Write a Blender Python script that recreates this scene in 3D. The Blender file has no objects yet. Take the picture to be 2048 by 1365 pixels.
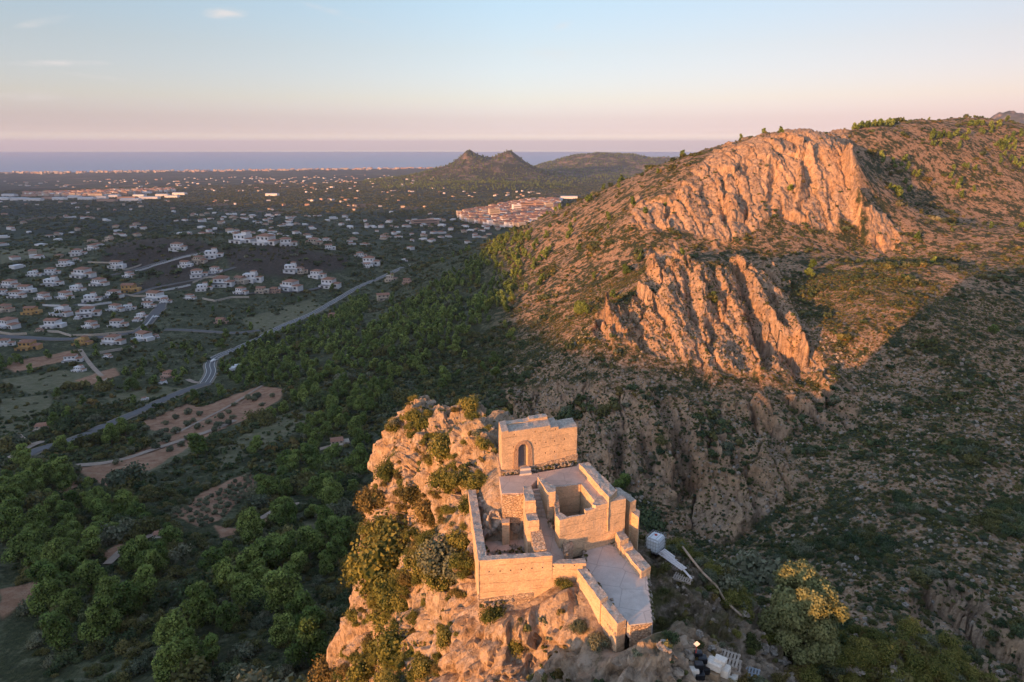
import bpy, bmesh, math, random
import numpy as np
from mathutils import Vector, Matrix
random.seed(7)
rng = np.random.default_rng(11)
R = math.radians
sc = bpy.context.scene
C = sc.collection

# ------------------------------------------------------------------ camera
CAMZ = 280.0
PITCH = R(16.03)
F = 1365.0
cd = bpy.data.cameras.new('camera'); cam = bpy.data.objects.new('camera', cd); C.objects.link(cam)
cam.location = (0, 0, CAMZ); cam.rotation_euler = (R(90)-PITCH, 0, 0)
cd.sensor_width = 36; cd.lens = 36*F/2048; cd.clip_start = 0.5; cd.clip_end = 90000
sc.camera = cam
SP, CP = math.sin(PITCH), math.cos(PITCH)

# ------------------------------------------------------------------ light
SUN_AZ = R(43)          # light travels this far to the right of straight ahead
SUN_EL = R(5.2)
TE = math.tan(SUN_EL)
SD = np.array([math.sin(SUN_AZ), math.cos(SUN_AZ)])     # horizontal direction of travel
sc.view_settings.view_transform = 'Standard'; sc.view_settings.look = 'None'
sc.view_settings.exposure = 0.9; sc.view_settings.gamma = 1.0
sc.render.film_transparent = False
sc.cycles.use_denoising = True
sc.cycles.max_bounces = 5; sc.cycles.diffuse_bounces = 2; sc.cycles.glossy_bounces = 1
sc.cycles.volume_bounces = 0; sc.cycles.transparent_max_bounces = 8
sc.cycles.use_adaptive_sampling = True; sc.cycles.adaptive_threshold = 0.02
ld = bpy.data.lights.new('sun', 'SUN'); lo = bpy.data.objects.new('sun', ld); C.objects.link(lo)
ld.energy = 5.0; ld.angle = R(0.5); ld.color = (1.0, 0.43, 0.13)
lo.location = (-300, -500, 600)
lo.rotation_euler = Vector((math.cos(SUN_EL)*SD[0], math.cos(SUN_EL)*SD[1], -math.sin(SUN_EL))).to_track_quat('-Z', 'Y').to_euler()

def N(nt, kind, **kw):
    n = nt.nodes.new(kind)
    for k, v in kw.items():
        if k.startswith('i_'):
            n.inputs[k[2:].replace('_', ' ')].default_value = v
        elif k[0] == 'n' and k[1:].isdigit():
            n.inputs[int(k[1:])].default_value = v
        else:
            setattr(n, k, v)
    return n
def ramp(nt, stops, interp='LINEAR'):
    r = nt.nodes.new('ShaderNodeValToRGB'); r.color_ramp.interpolation = interp
    e = r.color_ramp.elements
    while len(e) < len(stops): e.new(0.5)
    for i, (p, c) in enumerate(stops):
        e[i].position = p
        e[i].color = c if len(c) == 4 else (*c, 1)
    return r

w = bpy.data.worlds.new('World'); sc.world = w; w.use_nodes = True
nt = w.node_tree; nt.nodes.clear(); L = nt.links.new
out = N(nt, 'ShaderNodeOutputWorld'); bg = N(nt, 'ShaderNodeBackground')
sky = N(nt, 'ShaderNodeTexSky', sky_type='NISHITA', sun_disc=False)
sky.sun_elevation = SUN_EL + R(1); sky.sun_rotation = R(180) + SUN_AZ
sky.altitude = 280; sky.air_density = 1.0; sky.dust_density = 0.6; sky.ozone_density = 2.0
geo = N(nt, 'ShaderNodeTexCoord'); sep = N(nt, 'ShaderNodeSeparateXYZ')
L(geo.outputs['Generated'], sep.inputs[0])
SKY_TINT = ramp(nt, [(0.0, (2.05, 2.25, 4.1)), (0.010, (1.78, 1.85, 3.3)), (0.0155, (1.33, 1.27, 2.45)), (0.023, (1.13, 1.03, 1.95)), (0.034, (1.08, .92, 1.56)), (0.06, (1.24, 1.0, 1.26)), (0.123, (1.4, 1.08, 1.12)), (0.18, (1.48, 1.22, 1.2)), (0.4, (2.9, 2.25, 2.0)), (1.0, (3.9, 2.9, 2.5))])
L(sep.outputs['Z'], SKY_TINT.inputs[0])
mul = N(nt, 'ShaderNodeMix', data_type='RGBA', blend_type='MULTIPLY'); mul.inputs[0].default_value = 1
L(sky.outputs[0], mul.inputs[6]); L(SKY_TINT.outputs[0], mul.inputs[7])
# sky toned down towards the right, where the sky texture is too bright
side = ramp(nt, [(0.0, (1, 1, 1)), (0.5, (1, 1, 1)), (0.78, (.86, .74, .72)), (1.0, (.8, .7, .7))])
mr = N(nt, 'ShaderNodeMapRange'); mr.inputs[1].default_value = -1; mr.inputs[2].default_value = 1
L(sep.outputs['X'], mr.inputs[0]); L(mr.outputs[0], side.inputs[0])
mul1 = N(nt, 'ShaderNodeMix', data_type='RGBA', blend_type='MULTIPLY'); mul1.inputs[0].default_value = 1
L(mul.outputs[2], mul1.inputs[6]); L(side.outputs[0], mul1.inputs[7])
# thin high clouds, placed by compass direction
def M2(op, a, b=None, c=None):
    m_ = N(nt, 'ShaderNodeMath', operation=op)
    for i_, x_ in enumerate((a, b, c)):
        if x_ is None: continue
        if isinstance(x_, (int, float)): m_.inputs[i_].default_value = x_
        else: L(x_, m_.inputs[i_])
    return m_.outputs[0]
ca = M2('DIVIDE', sep.outputs['X'], sep.outputs['Y']); ce = M2('DIVIDE', sep.outputs['Z'], sep.outputs['Y'])
cn = N(nt, 'ShaderNodeTexNoise'); cn.inputs['Scale'].default_value = 14; cn.inputs['Detail'].default_value = 9; cn.inputs['Roughness'].default_value = .68; cn.inputs['Distortion'].default_value = .6
cm = N(nt, 'ShaderNodeMapping'); cm.inputs['Scale'].default_value = (1.0, 1, 4.5); L(geo.outputs['Generated'], cm.inputs[0]); L(cm.outputs[0], cn.inputs['Vector'])
tot = None
for (cu_, cv_, w_, h_, tilt, st) in [(450,27,46,13,0,1.0),(85,44,62,9,-.16,.7),(120,127,120,7,0,1.0),(655,20,50,7,.25,.6),(700,36,60,5,.25,.4),(60,192,90,12,0,.5),(1125,52,24,8,-.3,.35),(1100,110,60,14,0,.25),(180,152,90,6,.12,.3)]:
    b_ = (682.5-cv_)/F; dy = CP+b_*SP; a0 = (cu_-1024)/F/dy; e0 = (-SP+b_*CP)/dy; sa, se = w_/F, h_/F
    da = M2('DIVIDE', M2('SUBTRACT', ca, a0), sa); de = M2('DIVIDE', M2('ADD', M2('SUBTRACT', ce, e0), M2('MULTIPLY', M2('SUBTRACT', ca, a0), tilt)), se)
    g_ = M2('MULTIPLY', M2('MAXIMUM', M2('SUBTRACT', 1.0, M2('SQRT', M2('ADD', M2('MULTIPLY', da, da), M2('MULTIPLY', de, de)))), 0.0), st)
    tot = g_ if tot is None else M2('MAXIMUM', tot, g_)
cf = M2('MULTIPLY', tot, M2('MULTIPLY', M2('MAXIMUM', M2('SUBTRACT', cn.outputs['Fac'], .36), 0.0), 4.2))
cf = M2('MINIMUM', cf, .75); cf = M2('MULTIPLY', cf, M2('GREATER_THAN', sep.outputs['Y'], .1))
mul = N(nt, 'ShaderNodeMix', data_type='RGBA'); L(cf, mul.inputs[0]); L(mul1.outputs[2], mul.inputs[6]); mul.inputs[7].default_value = (3.55, 3.3, 3.2, 1)
L(mul.outputs[2], bg.inputs[0]); bg.inputs[1].default_value = 0.13
L(bg.outputs[0], out.inputs[0])

# ------------------------------------------------------------------ projection helpers
def ray(u, v):
    a = (u-1024)/F; b = (682.5-v)/F
    return np.array([a, CP + b*SP, -SP + b*CP])
def pt(u, v, t): return ray(u, v)*t + np.array([0, 0, CAMZ])
def pz(u, v, z):
    d = ray(u, v); return pt(u, v, (z-CAMZ)/d[2])
def project(X, Y, Z):
    dz = Z-CAMZ
    t = Y*CP - dz*SP; t = np.where(t < 1e-3, 1e-3, t)
    up = Y*SP + dz*CP
    return 1024 + F*X/t, 682.5 - F*up/t, t
def in_poly(u, v, poly):
    inside = np.zeros(u.shape, bool); n = len(poly)
    for i in range(n):
        x1, y1 = poly[i]; x2, y2 = poly[(i+1) % n]
        if y1 == y2: continue
        c = ((y1 > v) != (y2 > v)) & (u < (x2-x1)*(v-y1)/(y2-y1) + x1)
        inside ^= c
    return inside

# ------------------------------------------------------------------ noise
_perm = np.random.default_rng(3).permutation(4096).astype(np.int64)
_val = np.random.default_rng(4).uniform(-1, 1, (4096, 3)).astype(np.float32)
def _h(ix, iy, iz):
    return _perm[(_perm[(_perm[ix & 4095] + iy) & 4095] + iz) & 4095]
def perlin(x, y, z):
    x0 = np.floor(x).astype(np.int64); y0 = np.floor(y).astype(np.int64); z0 = np.floor(z).astype(np.int64)
    fx = (x-x0).astype(np.float32); fy = (y-y0).astype(np.float32); fz = (z-z0).astype(np.float32)
    ux = fx*fx*(3-2*fx); uy = fy*fy*(3-2*fy); uz = fz*fz*(3-2*fz)
    def g(dx, dy, dz):
        v = _val[_h(x0+dx, y0+dy, z0+dz)]
        return v[..., 0]*(fx-dx) + v[..., 1]*(fy-dy) + v[..., 2]*(fz-dz)
    a = g(0,0,0)*(1-ux) + g(1,0,0)*ux; b = g(0,1,0)*(1-ux) + g(1,1,0)*ux
    c = g(0,0,1)*(1-ux) + g(1,0,1)*ux; d = g(0,1,1)*(1-ux) + g(1,1,1)*ux
    return (a*(1-uy)+b*uy)*(1-uz) + (c*(1-uy)+d*uy)*uz
def fbm(x, y, z, oct=4, gain=0.5, ridged=False):
    s = 0; a = 1.0; tot = 0
    for i in range(oct):
        n = perlin(x*2.0**i + 17.3*i, y*2.0**i + 5.1*i, z*2.0**i + 9.7*i)
        if ridged: n = 1 - 2.6*np.abs(n)
        s = s + a*n; tot += a; a *= gain
    return s/tot
def worley(x, y, z):
    """distance to nearest and second nearest feature point, and an id value"""
    x0 = np.floor(x).astype(np.int64); y0 = np.floor(y).astype(np.int64); z0 = np.floor(z).astype(np.int64)
    f1 = np.full(x.shape, 9.0, np.float32); f2 = f1.copy(); idv = np.zeros(x.shape, np.float32)
    for dx in (-1, 0, 1):
        for dy in (-1, 0, 1):
            for dz in (-1, 0, 1):
                h = _h(x0+dx, y0+dy, z0+dz); v = _val[h]*0.5 + 0.5
                d = np.sqrt((x0+dx+v[..., 0]-x)**2 + (y0+dy+v[..., 1]-y)**2 + (z0+dz+v[..., 2]-z)**2).astype(np.float32)
                cl = d < f1
                f2 = np.where(cl, f1, np.minimum(f2, d)); f1 = np.where(cl, d, f1)
                idv = np.where(cl, _val[(h+7) & 4095, 0], idv)
    return f1, f2, idv
def facets(x, y, z, sx, sy, sz, tilt=1.0, seed=0):
    """angular blocks: every cell of a jittered lattice is a tilted plane"""
    x, y, z = x/sx+seed, y/sy, z/sz
    x0 = np.floor(x).astype(np.int64); y0 = np.floor(y).astype(np.int64); z0 = np.floor(z).astype(np.int64)
    best = np.full(x.shape, 9.0, np.float32); sec = best.copy(); val = np.zeros(x.shape, np.float32)
    for dx in (-1, 0, 1):
        for dy in (-1, 0, 1):
            for dz in (-1, 0, 1):
                h = _h(x0+dx, y0+dy, z0+dz); v = _val[h]*.5+.5
                ex, ey, ez = x-(x0+dx+v[..., 0]), y-(y0+dy+v[..., 1]), z-(z0+dz+v[..., 2])
                d = (ex*ex+ey*ey+ez*ez).astype(np.float32); n = _val[(h+131) & 4095]; o = _val[(h+977) & 4095, 0]
                cl = d < best; sec = np.where(cl, best, np.minimum(sec, d)); best = np.where(cl, d, best)
                val = np.where(cl, o*.5 + tilt*(n[..., 0]*ex+n[..., 1]*ey+n[..., 2]*ez), val)
    return val, np.sqrt(sec)-np.sqrt(best)
def sstep(a, b, x):
    t = np.clip((x-a)/(b-a), 0, 1); return t*t*(3-2*t)

class TPS:
    def __init__(s, P, z, lam=0.0):
        s.P = np.asarray(P, float); n = len(s.P)
        K = s.k(s.P, s.P) + lam*np.eye(n)
        Q = np.hstack([np.ones((n, 1)), s.P])
        A = np.block([[K, Q], [Q.T, np.zeros((3, 3))]])
        s.w = np.linalg.solve(A, np.concatenate([z, np.zeros(3)]))
    def k(s, A, B):
        d2 = ((A[:, None, :]-B[None, :, :])**2).sum(-1)
        return 0.5*d2*np.log(d2+1e-12)
    def __call__(s, A):
        out = np.empty(len(A))
        for i in range(0, len(A), 60000):
            a = A[i:i+60000]
            out[i:i+60000] = s.k(a, s.P) @ s.w[:-3] + s.w[-3] + a @ s.w[-2:]
        return out

def grid_mesh(name, X, Y, Z, smooth=True, attrs=None):
    nr, nc = X.shape
    me = bpy.data.meshes.new(name)
    nv = nr*nc; nf = (nr-1)*(nc-1)
    co = np.empty((nv, 3), np.float32); co[:, 0] = X.ravel(); co[:, 1] = Y.ravel(); co[:, 2] = Z.ravel()
    me.vertices.add(nv); me.vertices.foreach_set('co', co.ravel())
    i = (np.arange(nr-1)[:, None]*nc + np.arange(nc-1)[None, :]).ravel()
    f = np.stack([i, i+1, i+nc+1, i+nc], 1).astype(np.int32)
    me.loops.add(nf*4); me.loops.foreach_set('vertex_index', f.ravel())
    me.polygons.add(nf); me.polygons.foreach_set('loop_start', np.arange(nf, dtype=np.int32)*4)
    me.polygons.foreach_set('use_smooth', np.full(nf, smooth))
    me.update()
    for k, a in (attrs or {}).items():
        if a.ndim == 3:
            t = me.attributes.new(k, 'FLOAT_COLOR', 'POINT')
            c = np.ones((nv, 4), np.float32); c[:, :3] = a.reshape(nv, 3); t.data.foreach_set('color', c.ravel())
        else:
            t = me.attributes.new(k, 'FLOAT', 'POINT'); t.data.foreach_set('value', a.astype(np.float32).ravel())
    o = bpy.data.objects.new(name, me); C.objects.link(o)
    return o

# ------------------------------------------------------------------ terrain
CTRL = [  # pixel of the photograph and its depth in metres
 (0,1365,120),(300,1365,112),(600,1365,108),(900,1365,102),(0,1200,152),(300,1200,147),(600,1200,142),(850,1200,140),
 (0,1050,195),(350,1050,195),(650,1050,195),(0,950,245),(350,950,250),(650,950,250),(850,950,235),
 (0,850,330),(300,850,335),(600,850,312),(750,850,300),(900,850,280),(0,780,420),(450,780,410),(700,780,370),(880,780,320),
 (0,720,500),(400,720,500),(600,720,470),(800,720,390),(0,660,590),(300,660,600),(550,660,600),(700,660,545),(850,660,465),(950,660,440),
 (0,600,690),(200,600,700),(450,600,720),(650,600,760),(800,590,690),(950,600,560),
 (100,540,830),(300,540,860),(550,560,800),(740,560,850),(830,530,960),
 (0,520,890),(300,478,930),(620,500,900),(150,510,930),(450,491,930),
 (1000,700,405),(1000,640,445),(1040,560,540),(900,512,850),(1050,464,820),(1130,417,760),(1200,387,710),(1280,347,660),
 (1340,324,640),(1420,302,620),(1500,283,560),(1600,271,545),(1690,271,565),(1760,230,640),(1850,220,700),(1950,227,760),(2048,252,820),(2200,300,850),
 (1440,308,535),(1600,290,512),(1680,292,515),(1380,335,530),(1270,400,490),
 (1260,462,462),(1430,492,448),(1560,440,472),(1710,458,475),(1650,462,470),
 (1400,520,422),(1600,500,435),(1750,525,445),(1200,480,520),(1130,520,510),(1200,560,430),
 (1410,530,362),(1500,540,368),(1310,545,375),(1200,640,335),(1200,690,310),(1350,742,297),(1500,752,290),(1650,785,272),(1450,640,325),
 (1560,565,395),(1610,640,345),(1720,765,286),(1250,805,282),(1450,852,262),(1300,940,243),(1430,950,236),(1100,760,320),
 (1400,1060,222),(1250,1010,235),(1200,960,245),(1050,860,282),(950,790,330),(850,740,385),(750,710,430),
 (1650,1080,190),(1550,960,222),(1650,880,245),(1850,1250,140),(1720,570,350),(1850,520,382),(2048,440,490),(1780,480,470),(1880,450,520),
 (1700,660,302),(1800,600,322),(1900,400,610),(1800,330,610),(1760,395,578),(1728,312,592),(1742,350,588),(2048,340,680),
 (1900,1150,158),(1900,1050,178),(1900,900,218),(1900,800,252),(1900,700,290),(1900,600,345),(2048,540,400),
 (2048,1365,118),(1700,1365,118),(2048,1200,148),(2048,1000,190),(2048,800,250),(2200,1100,170),(2200,700,300),(2200,500,480),
 (-150,1200,150),(-150,900,290),(-150,700,530),(-150,560,770),(-150,1365,122),(2200,1365,120),(1400,1365,100),(1150,1200,150),
]
FREE = [  # pixel column, depth, height: ground hidden from the camera or beyond the frame
 (300,1230,123),(620,1230,122),(100,1200,122),(0,1250,121),(450,1300,121),(-150,1000,126),(-150,1500,118),
 (900,1100,122),(1050,1000,140),(1130,900,165),(1200,860,190),(1280,800,215),(1340,780,225),(1420,740,245),(1500,700,265),(1650,700,275),(1750,760,285),(1900,900,285),(2100,1000,270),
 (900,1500,110),(1100,1300,115),(1300,1200,150),(1600,1200,190),(1900,1400,220),
 (0,1900,104),(500,1900,104),(1000,1900,103),(1300,1900,104),(1700,2000,140),(2100,2000,160),
 (-100,2600,92),(500,2600,92),(1000,2600,92),(1500,2600,94),(2100,2600,120),
 (700,60,215),(1024,60,225),(300,60,212),(1700,60,228),(1024,40,235),(400,40,215),(1700,40,232),(2000,70,222),(-100,60,208),(1024,130,200),(1024,180,186),
]
pts, zs = [], []
def lp(X, Y): return (math.atan2(X, Y), math.log(math.hypot(X, Y)))
for u, v, t in CTRL:
    p = pt(u, v, t); pts.append(lp(p[0], p[1])); zs.append(p[2])
for u, t, z in FREE:
    X = (u-1024)/F*t; D = CAMZ-z; Y = (t - D*SP)/CP
    pts.append(lp(X, Y)); zs.append(z)
ttps = TPS(pts, np.array(zs), 0.004)
PL_R = np.log(np.array([1100, 1500, 2000, 2600, 3600, 5000, 7000, 9000, 40000.])); PL_Z = np.array([122, 111, 101, 92, 67, 42, 9, 1.5, 1.5])

def make_lookup(f, xs, ys):
    GA, GB = np.meshgrid(xs, ys); T_ = f(np.stack([GA.ravel(), GB.ravel()], 1)).reshape(GA.shape)
    def look(a, b):
        i = np.clip((a-xs[0])/(xs[1]-xs[0]), 0, len(xs)-1.001); j = np.clip((b-ys[0])/(ys[1]-ys[0]), 0, len(ys)-1.001)
        i0 = i.astype(int); j0 = j.astype(int); fi = i-i0; fj = j-j0
        return (T_[j0, i0]*(1-fi)+T_[j0, i0+1]*fi)*(1-fj) + (T_[j0+1, i0]*(1-fi)+T_[j0+1, i0+1]*fi)*fj
    return look
TLOOK = make_lookup(ttps, np.linspace(-.95, .95, 380), np.linspace(2.9, 8.1, 520))
def fin_dist(X, Y, poly):
    """distance to polyline and signed side"""
    best = np.full(X.shape, 1e9); side = np.zeros(X.shape); tt = np.zeros(X.shape)
    n = len(poly)-1
    for i in range(n):
        ax, ay = poly[i][:2]; bx, by = poly[i+1][:2]
        dx, dy = bx-ax, by-ay; l2 = dx*dx+dy*dy
        t = np.clip(((X-ax)*dx+(Y-ay)*dy)/l2, 0, 1)
        ex, ey = X-ax-t*dx, Y-ay-t*dy
        d = np.hypot(ex, ey); m = d < best
        best = np.where(m, d, best); side = np.where(m, dx*(Y-ay)-dy*(X-ax), side); tt = np.where(m, (i+t)/n, tt)
    return best, np.sign(side), tt

def base_z(X, Y):
    az = np.arctan2(X, Y); r = np.hypot(X, Y); lr = np.log(np.maximum(r, 5))
    z = np.empty(X.size); zp = np.interp(lr.ravel(), PL_R, PL_Z)
    near = r.ravel() < 3000
    z[~near] = zp[~near]
    zz = TLOOK(az.ravel()[near], lr.ravel()[near])
    k = sstep(math.log(1700), math.log(2600), lr.ravel()[near])
    z[near] = zz*(1-k) + zp[near]*k
    return z.reshape(X.shape)

# fins of rock on the middle crag and summit cliff: pixel polyline with depths, height, width
FINS = [
 ([(1425,528,362),(1480,640,325),(1515,755,288)], 6, 9),
 ([(1500,545,366),(1560,640,330),(1655,785,272)], 6, 11),
 ([(1470,540,366),(1530,650,325),(1540,690,312)], 6, 6),
 ([(1390,560,352),(1410,660,318),(1420,760,286)], 6, 8),
 ([(1300,515,385),(1310,570,365),(1318,590,358)], 8, 5),
 ([(1345,500,390),(1355,540,378)], 6, 5),
 ([(1520,515,400),(1545,550,385)], 6, 6),
 ([(1210,635,337),(1225,700,312)], 8, 6),
 ([(1330,600,340),(1350,680,312),(1370,720,300)], 3, 8),
 ([(1695,302,505),(1708,380,487),(1716,440,476)], 19, 11),
 ([(1600,300,512),(1600,380,492),(1590,430,478)], 9, 8),
 ([(1535,340,505),(1535,400,488),(1525,430,480)], 8, 8),
 ([(1450,380,500),(1455,430,482),(1462,480,460)], 9, 8),
 ([(1360,400,500),(1370,440,480)], 7, 8),
 ([(1660,380,490),(1670,450,476)], 5, 6),
 ([(1745,470,470),(1790,500,455)], 5, 5),
 ([(1350,830,268),(1390,920,245),(1400,960,238)], 5, 5),
 ([(1300,860,262),(1330,930,246),(1345,985,238)], 6, 5),
 ([(1400,800,275),(1430,900,248),(1445,950,238)], 5, 5),
 ([(1250,880,262),(1270,960,246)], 5, 5),
 ([(1200,870,268),(1215,940,255)], 5, 5),
 ([(1500,800,275),(1530,880,248)], 4, 5),
 ([(1640,790,270),(1690,830,262)], 4, 5),
 ([(1500,985,232),(1480,1030,225)], 7, 6),
]
GULLY = [([(1612,318,505),(1622,370,492),(1600,425,480)], 9, 4), ([(1548,345,500),(1535,420,480)], 7, 3), ([(1452,380,490),(1460,440,470)], 6, 3), ([(1340,395,480),(1330,440,468)], 4, 2.5), ([(1660,350,495),(1665,440,478)], 5, 2.2), ([(1500,300,515),(1490,360,500)], 4, 2.5),
         ([(1478,545,362),(1512,640,325),(1524,690,308),(1526,750,292)], 9, 3.2), ([(1537,600,345),(1560,680,312)], 7, 2.2), ([(1422,650,322),(1425,705,302)], 7, 2), ([(1322,530,378),(1330,580,362)], 6, 2.5), ([(1370,560,355),(1385,640,325)], 3, 2), ([(1590,700,300),(1600,760,282)], 3, 2),
         ([(1360,840,262),(1375,900,248),(1388,960,238)], 7, 3), ([(1290,880,258),(1300,950,243)], 6, 2.6), ([(1420,880,252),(1440,940,240)], 5, 2.2), ([(1240,860,268),(1235,930,250)], 5, 2.5), ([(1500,830,260),(1520,880,250)], 4, 2.5)]
GW = [([pt(*p) for p in poly], h, wd) for poly, h, wd in GULLY]
FW = [([pt(*p) for p in poly], h, wd) for poly, h, wd in FINS]
# rocky areas (picture polygons, matched against the ground as built)
ROCK = [
 [(1255,460),(1262,420),(1290,395),(1340,395),(1420,310),(1480,285),(1530,268),(1600,260),(1690,262),(1705,300),(1712,400),(1720,455),(1640,462),(1575,445),(1540,440),(1500,470),(1430,492),(1380,460),(1310,455)],
 [(1290,495),(1350,488),(1365,540),(1310,560)],
 [(1195,690),(1190,630),(1250,620),(1300,520),(1400,528),(1440,545),(1490,530),(1560,560),(1600,650),(1660,780),(1600,740),(1520,755),(1420,760),(1380,720),(1300,700)],
 [(1720,450),(1770,440),(1830,500),(1750,500)],
 [(1000,780),(1180,760),(1450,820),(1700,780),(1720,850),(1560,880),(1450,960),(1330,1010),(1200,960),(1020,850)],
 [(1360,1050),(1400,980),(1480,950),(1560,880),(1620,960),(1500,1060),(1440,1090)],
 [(1800,1200),(1900,1150),(2048,1250),(2048,1365),(1950,1365)],
]
def hill(X, Y, cu, cv, ct, wx, wy, h, p=1.0):
    c = pt(cu, cv, ct); d = np.sqrt(((X-c[0])/wx)**2 + ((Y-c[1])/wy)**2)
    return h*np.maximum(0, 1-d)**p if p else h*np.exp(-d*d)
def terrain_z(X, Y):
    z = base_z(X, Y); r = np.hypot(X, Y)
    # distant hills
    far = r > 2300
    if far.any():
        xf, yf = X[far], Y[far]; zf = z[far]
        rg = 1 + 0.30*fbm(xf/260, yf/260, xf*0, 4, ridged=True)
        e = np.exp
        def g(u, t, wx, wy, h, q=1.2):
            cx = (u-1024)/F*t; cy = t/CP*0.99
            d = np.sqrt(((xf-cx)/wx)**2 + ((yf-cy)/wy)**2); return h*e(-d**q)
        hh = g(935, 4300, 125, 220, 78, 1.1) + g(1017, 4350, 150, 220, 92, 1.25) + g(930, 4200, 560, 480, 46, 2.0)+ g(1000, 4350, 420, 350, 34, 2.2) + g(960, 3300, 430, 330, 26, 2)
        hh = np.maximum(hh, g(1210, 6000, 650, 900, 158, 2.6)); hh = np.maximum(hh, g(1330, 5600, 600, 600, 128, 2.0)); hh = np.maximum(hh, g(1130, 5000, 500, 600, 60, 2.0))
        hh = np.maximum(hh, g(1985, 6300, 620, 900, 455, 1.7))
        z = z.copy(); z[far] = zf + hh*rg
    return z
az = np.concatenate([np.linspace(-47, 0, 620, endpoint=False), np.linspace(0, 47, 980)])*math.pi/180
rr = np.concatenate([np.geomspace(30, 170, 260, endpoint=False), np.geomspace(170, 620, 900, endpoint=False), np.geomspace(620, 12500, 520)])
A2, R2 = np.meshgrid(az, rr)
X = R2*np.sin(A2); Y = R2*np.cos(A2)
Z = terrain_z(X, Y)
U, V, T = project(X, Y, Z)
rock = np.zeros(X.shape)
wn = fbm(X/14, Y/14, Z/14, 3)
wu = U + wn*40; wv = V + fbm(X/14+40, Y/14, Z/14, 3)*40
for i, poly in enumerate(ROCK):
    rk_ = in_poly(wu, wv, poly).astype(float)
    if i >= 4: rk_ *= .05+.85*sstep(-.02, .22, fbm((X*.91+Y*.42)/9, (X*.42-Y*.91)/40, Z/60, 4, ridged=True)-.15*fbm(X/20, Y/20, X*0, 3))
    rock = np.maximum(rock, rk_)
def blur(a, n=2):
    for _ in range(n):
        a = (a + np.roll(a, 1, 0) + np.roll(a, -1, 0) + np.roll(a, 1, 1) + np.roll(a, -1, 1))/5
    return a
rock = blur(rock, 6)*(R2 < 900)
mid = (R2 > 60) & (R2 < 1000)
# asymmetric fins: gentle towards the left, sheer on the right
cut = mid & (A2 > 0)
xm, ym = X[cut], Y[cut]; dz = np.zeros(xm.shape)
wob = fbm(xm/9, ym/9, xm*0+3, 3)*5
for poly, h, wd in FW:
    d, s, tt = fin_dist(xm+wob, ym+wob*.6, poly)
    prof = np.where(s > 0, np.exp(-(d/(wd*1.1))**1.4), np.exp(-(d/(wd*.22))**2))
    dz = np.maximum(dz, h*prof*(0.75+0.25*np.sin(tt*9+h)))
gz = np.zeros(xm.shape)
for poly, h, wd in GW:
    d, s, tt = fin_dist(xm+wob*.5, ym+wob*.3, poly); gz = np.maximum(gz, h*np.exp(-(d/wd)**2))
Z[cut] += dz - gz
# rock relief: ribs that run down the slope, broken by ledges
dirx, diry = 0.06, -0.998
s_ac = X*(-diry) + Y*dirx; s_al = X*dirx + Y*diry
rib = fbm(s_ac[mid]/8, s_al[mid]/42, Z[mid]/30, 5, ridged=True)
blk = fbm(X[mid]/5, Y[mid]/5, Z[mid]/3.2, 4)
ax_, ay_, az_ = s_ac[mid] + 4*fbm(X[mid]/12, Y[mid]/12, Z[mid]/12, 3), s_al[mid], Z[mid]
F1, c1 = facets(ax_, ay_, az_, 13, 60, 34, 1.0); F2, c2 = facets(ax_, ay_, az_, 4.2, 16, 11, 1.1, 5); F3, c3 = facets(ax_, ay_, az_, 1.7, 4, 3, 1.1, 9)
rel = F1*6.5 - 2.6*np.exp(-c1/.05) + F2*1.5 - .5*np.exp(-c2/.07) + F3*.7
top_ = (R2[mid] > 430)*.8 + (R2[mid] <= 430)*1.0
Z[mid] += rock[mid]*(top_*(rib*1.1 + rel) + blk*.5 + fbm(X[mid]/1.6, Y[mid]/1.6, Z[mid]/3, 3, ridged=True)*.6 - 1.0)
Z[mid] += (1-rock[mid])*(fbm(X[mid]/26, Y[mid]/26, X[mid]*0, 5)*sstep(60, 250, R2[mid])*2.6 + fbm(X[mid]/7, Y[mid]/7, X[mid]*0, 3)*0.8*(A2[mid] > 0))
# strata displacement along the ground plane gives small overhangs
led = fbm(X[mid]/11, Y[mid]/11, Z[mid]/2.2, 4)
X[mid] += rock[mid]*led*2.4; Y[mid] -= rock[mid]*led*2.4
U, V, T = project(X, Y, Z)
# soil and field patches
SOIL = [[(140,935),(215,975),(300,940),(420,870),(500,835),(560,800),(568,778),(520,772),(480,795),(400,840),(330,880),(250,915),(180,935)],
        [(285,845),(370,808),(400,815),(470,790),(520,772),(450,815),(380,850),(345,868),(300,860)],
        [(345,1030),(400,1055),(440,1040),(520,960),(500,945),(450,965),(400,990)],
        [(430,1050),(480,1060),(560,1015),(560,1040),(440,1078)],
        [(0,1180),(60,1165),(120,1155),(60,1200),(0,1240)],
        [(200,1110),(240,1085),(260,1095),(215,1130)],
        [(130,950),(160,975),(130,1010),(100,1000)],
        [(0,730),(150,700),(160,715),(30,745)],[(150,760),(230,735),(240,750),(170,775)]]
soil = np.zeros(X.shape)
su = U + fbm(X/9, Y/9, X*0, 3)*9*300/np.maximum(T, 60); sv = V + fbm(X/9+9, Y/9, X*0, 3)*5
for poly in SOIL: soil = np.maximum(soil, in_poly(su, sv, poly).astype(float))
soil = blur(soil, 2)
HEATH = [[(200,525),(215,490),(300,475),(400,480),(445,505),(440,520),(350,545),(250,540)],[(450,500),(560,490),(700,515),(690,540),(560,555),(460,540)],[(330,545),(400,520),(380,580),(250,580)]]
heath = np.zeros(X.shape)
for poly in HEATH: heath = np.maximum(heath, in_poly(U, V, poly).astype(float))
heath = blur(heath, 3)
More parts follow.
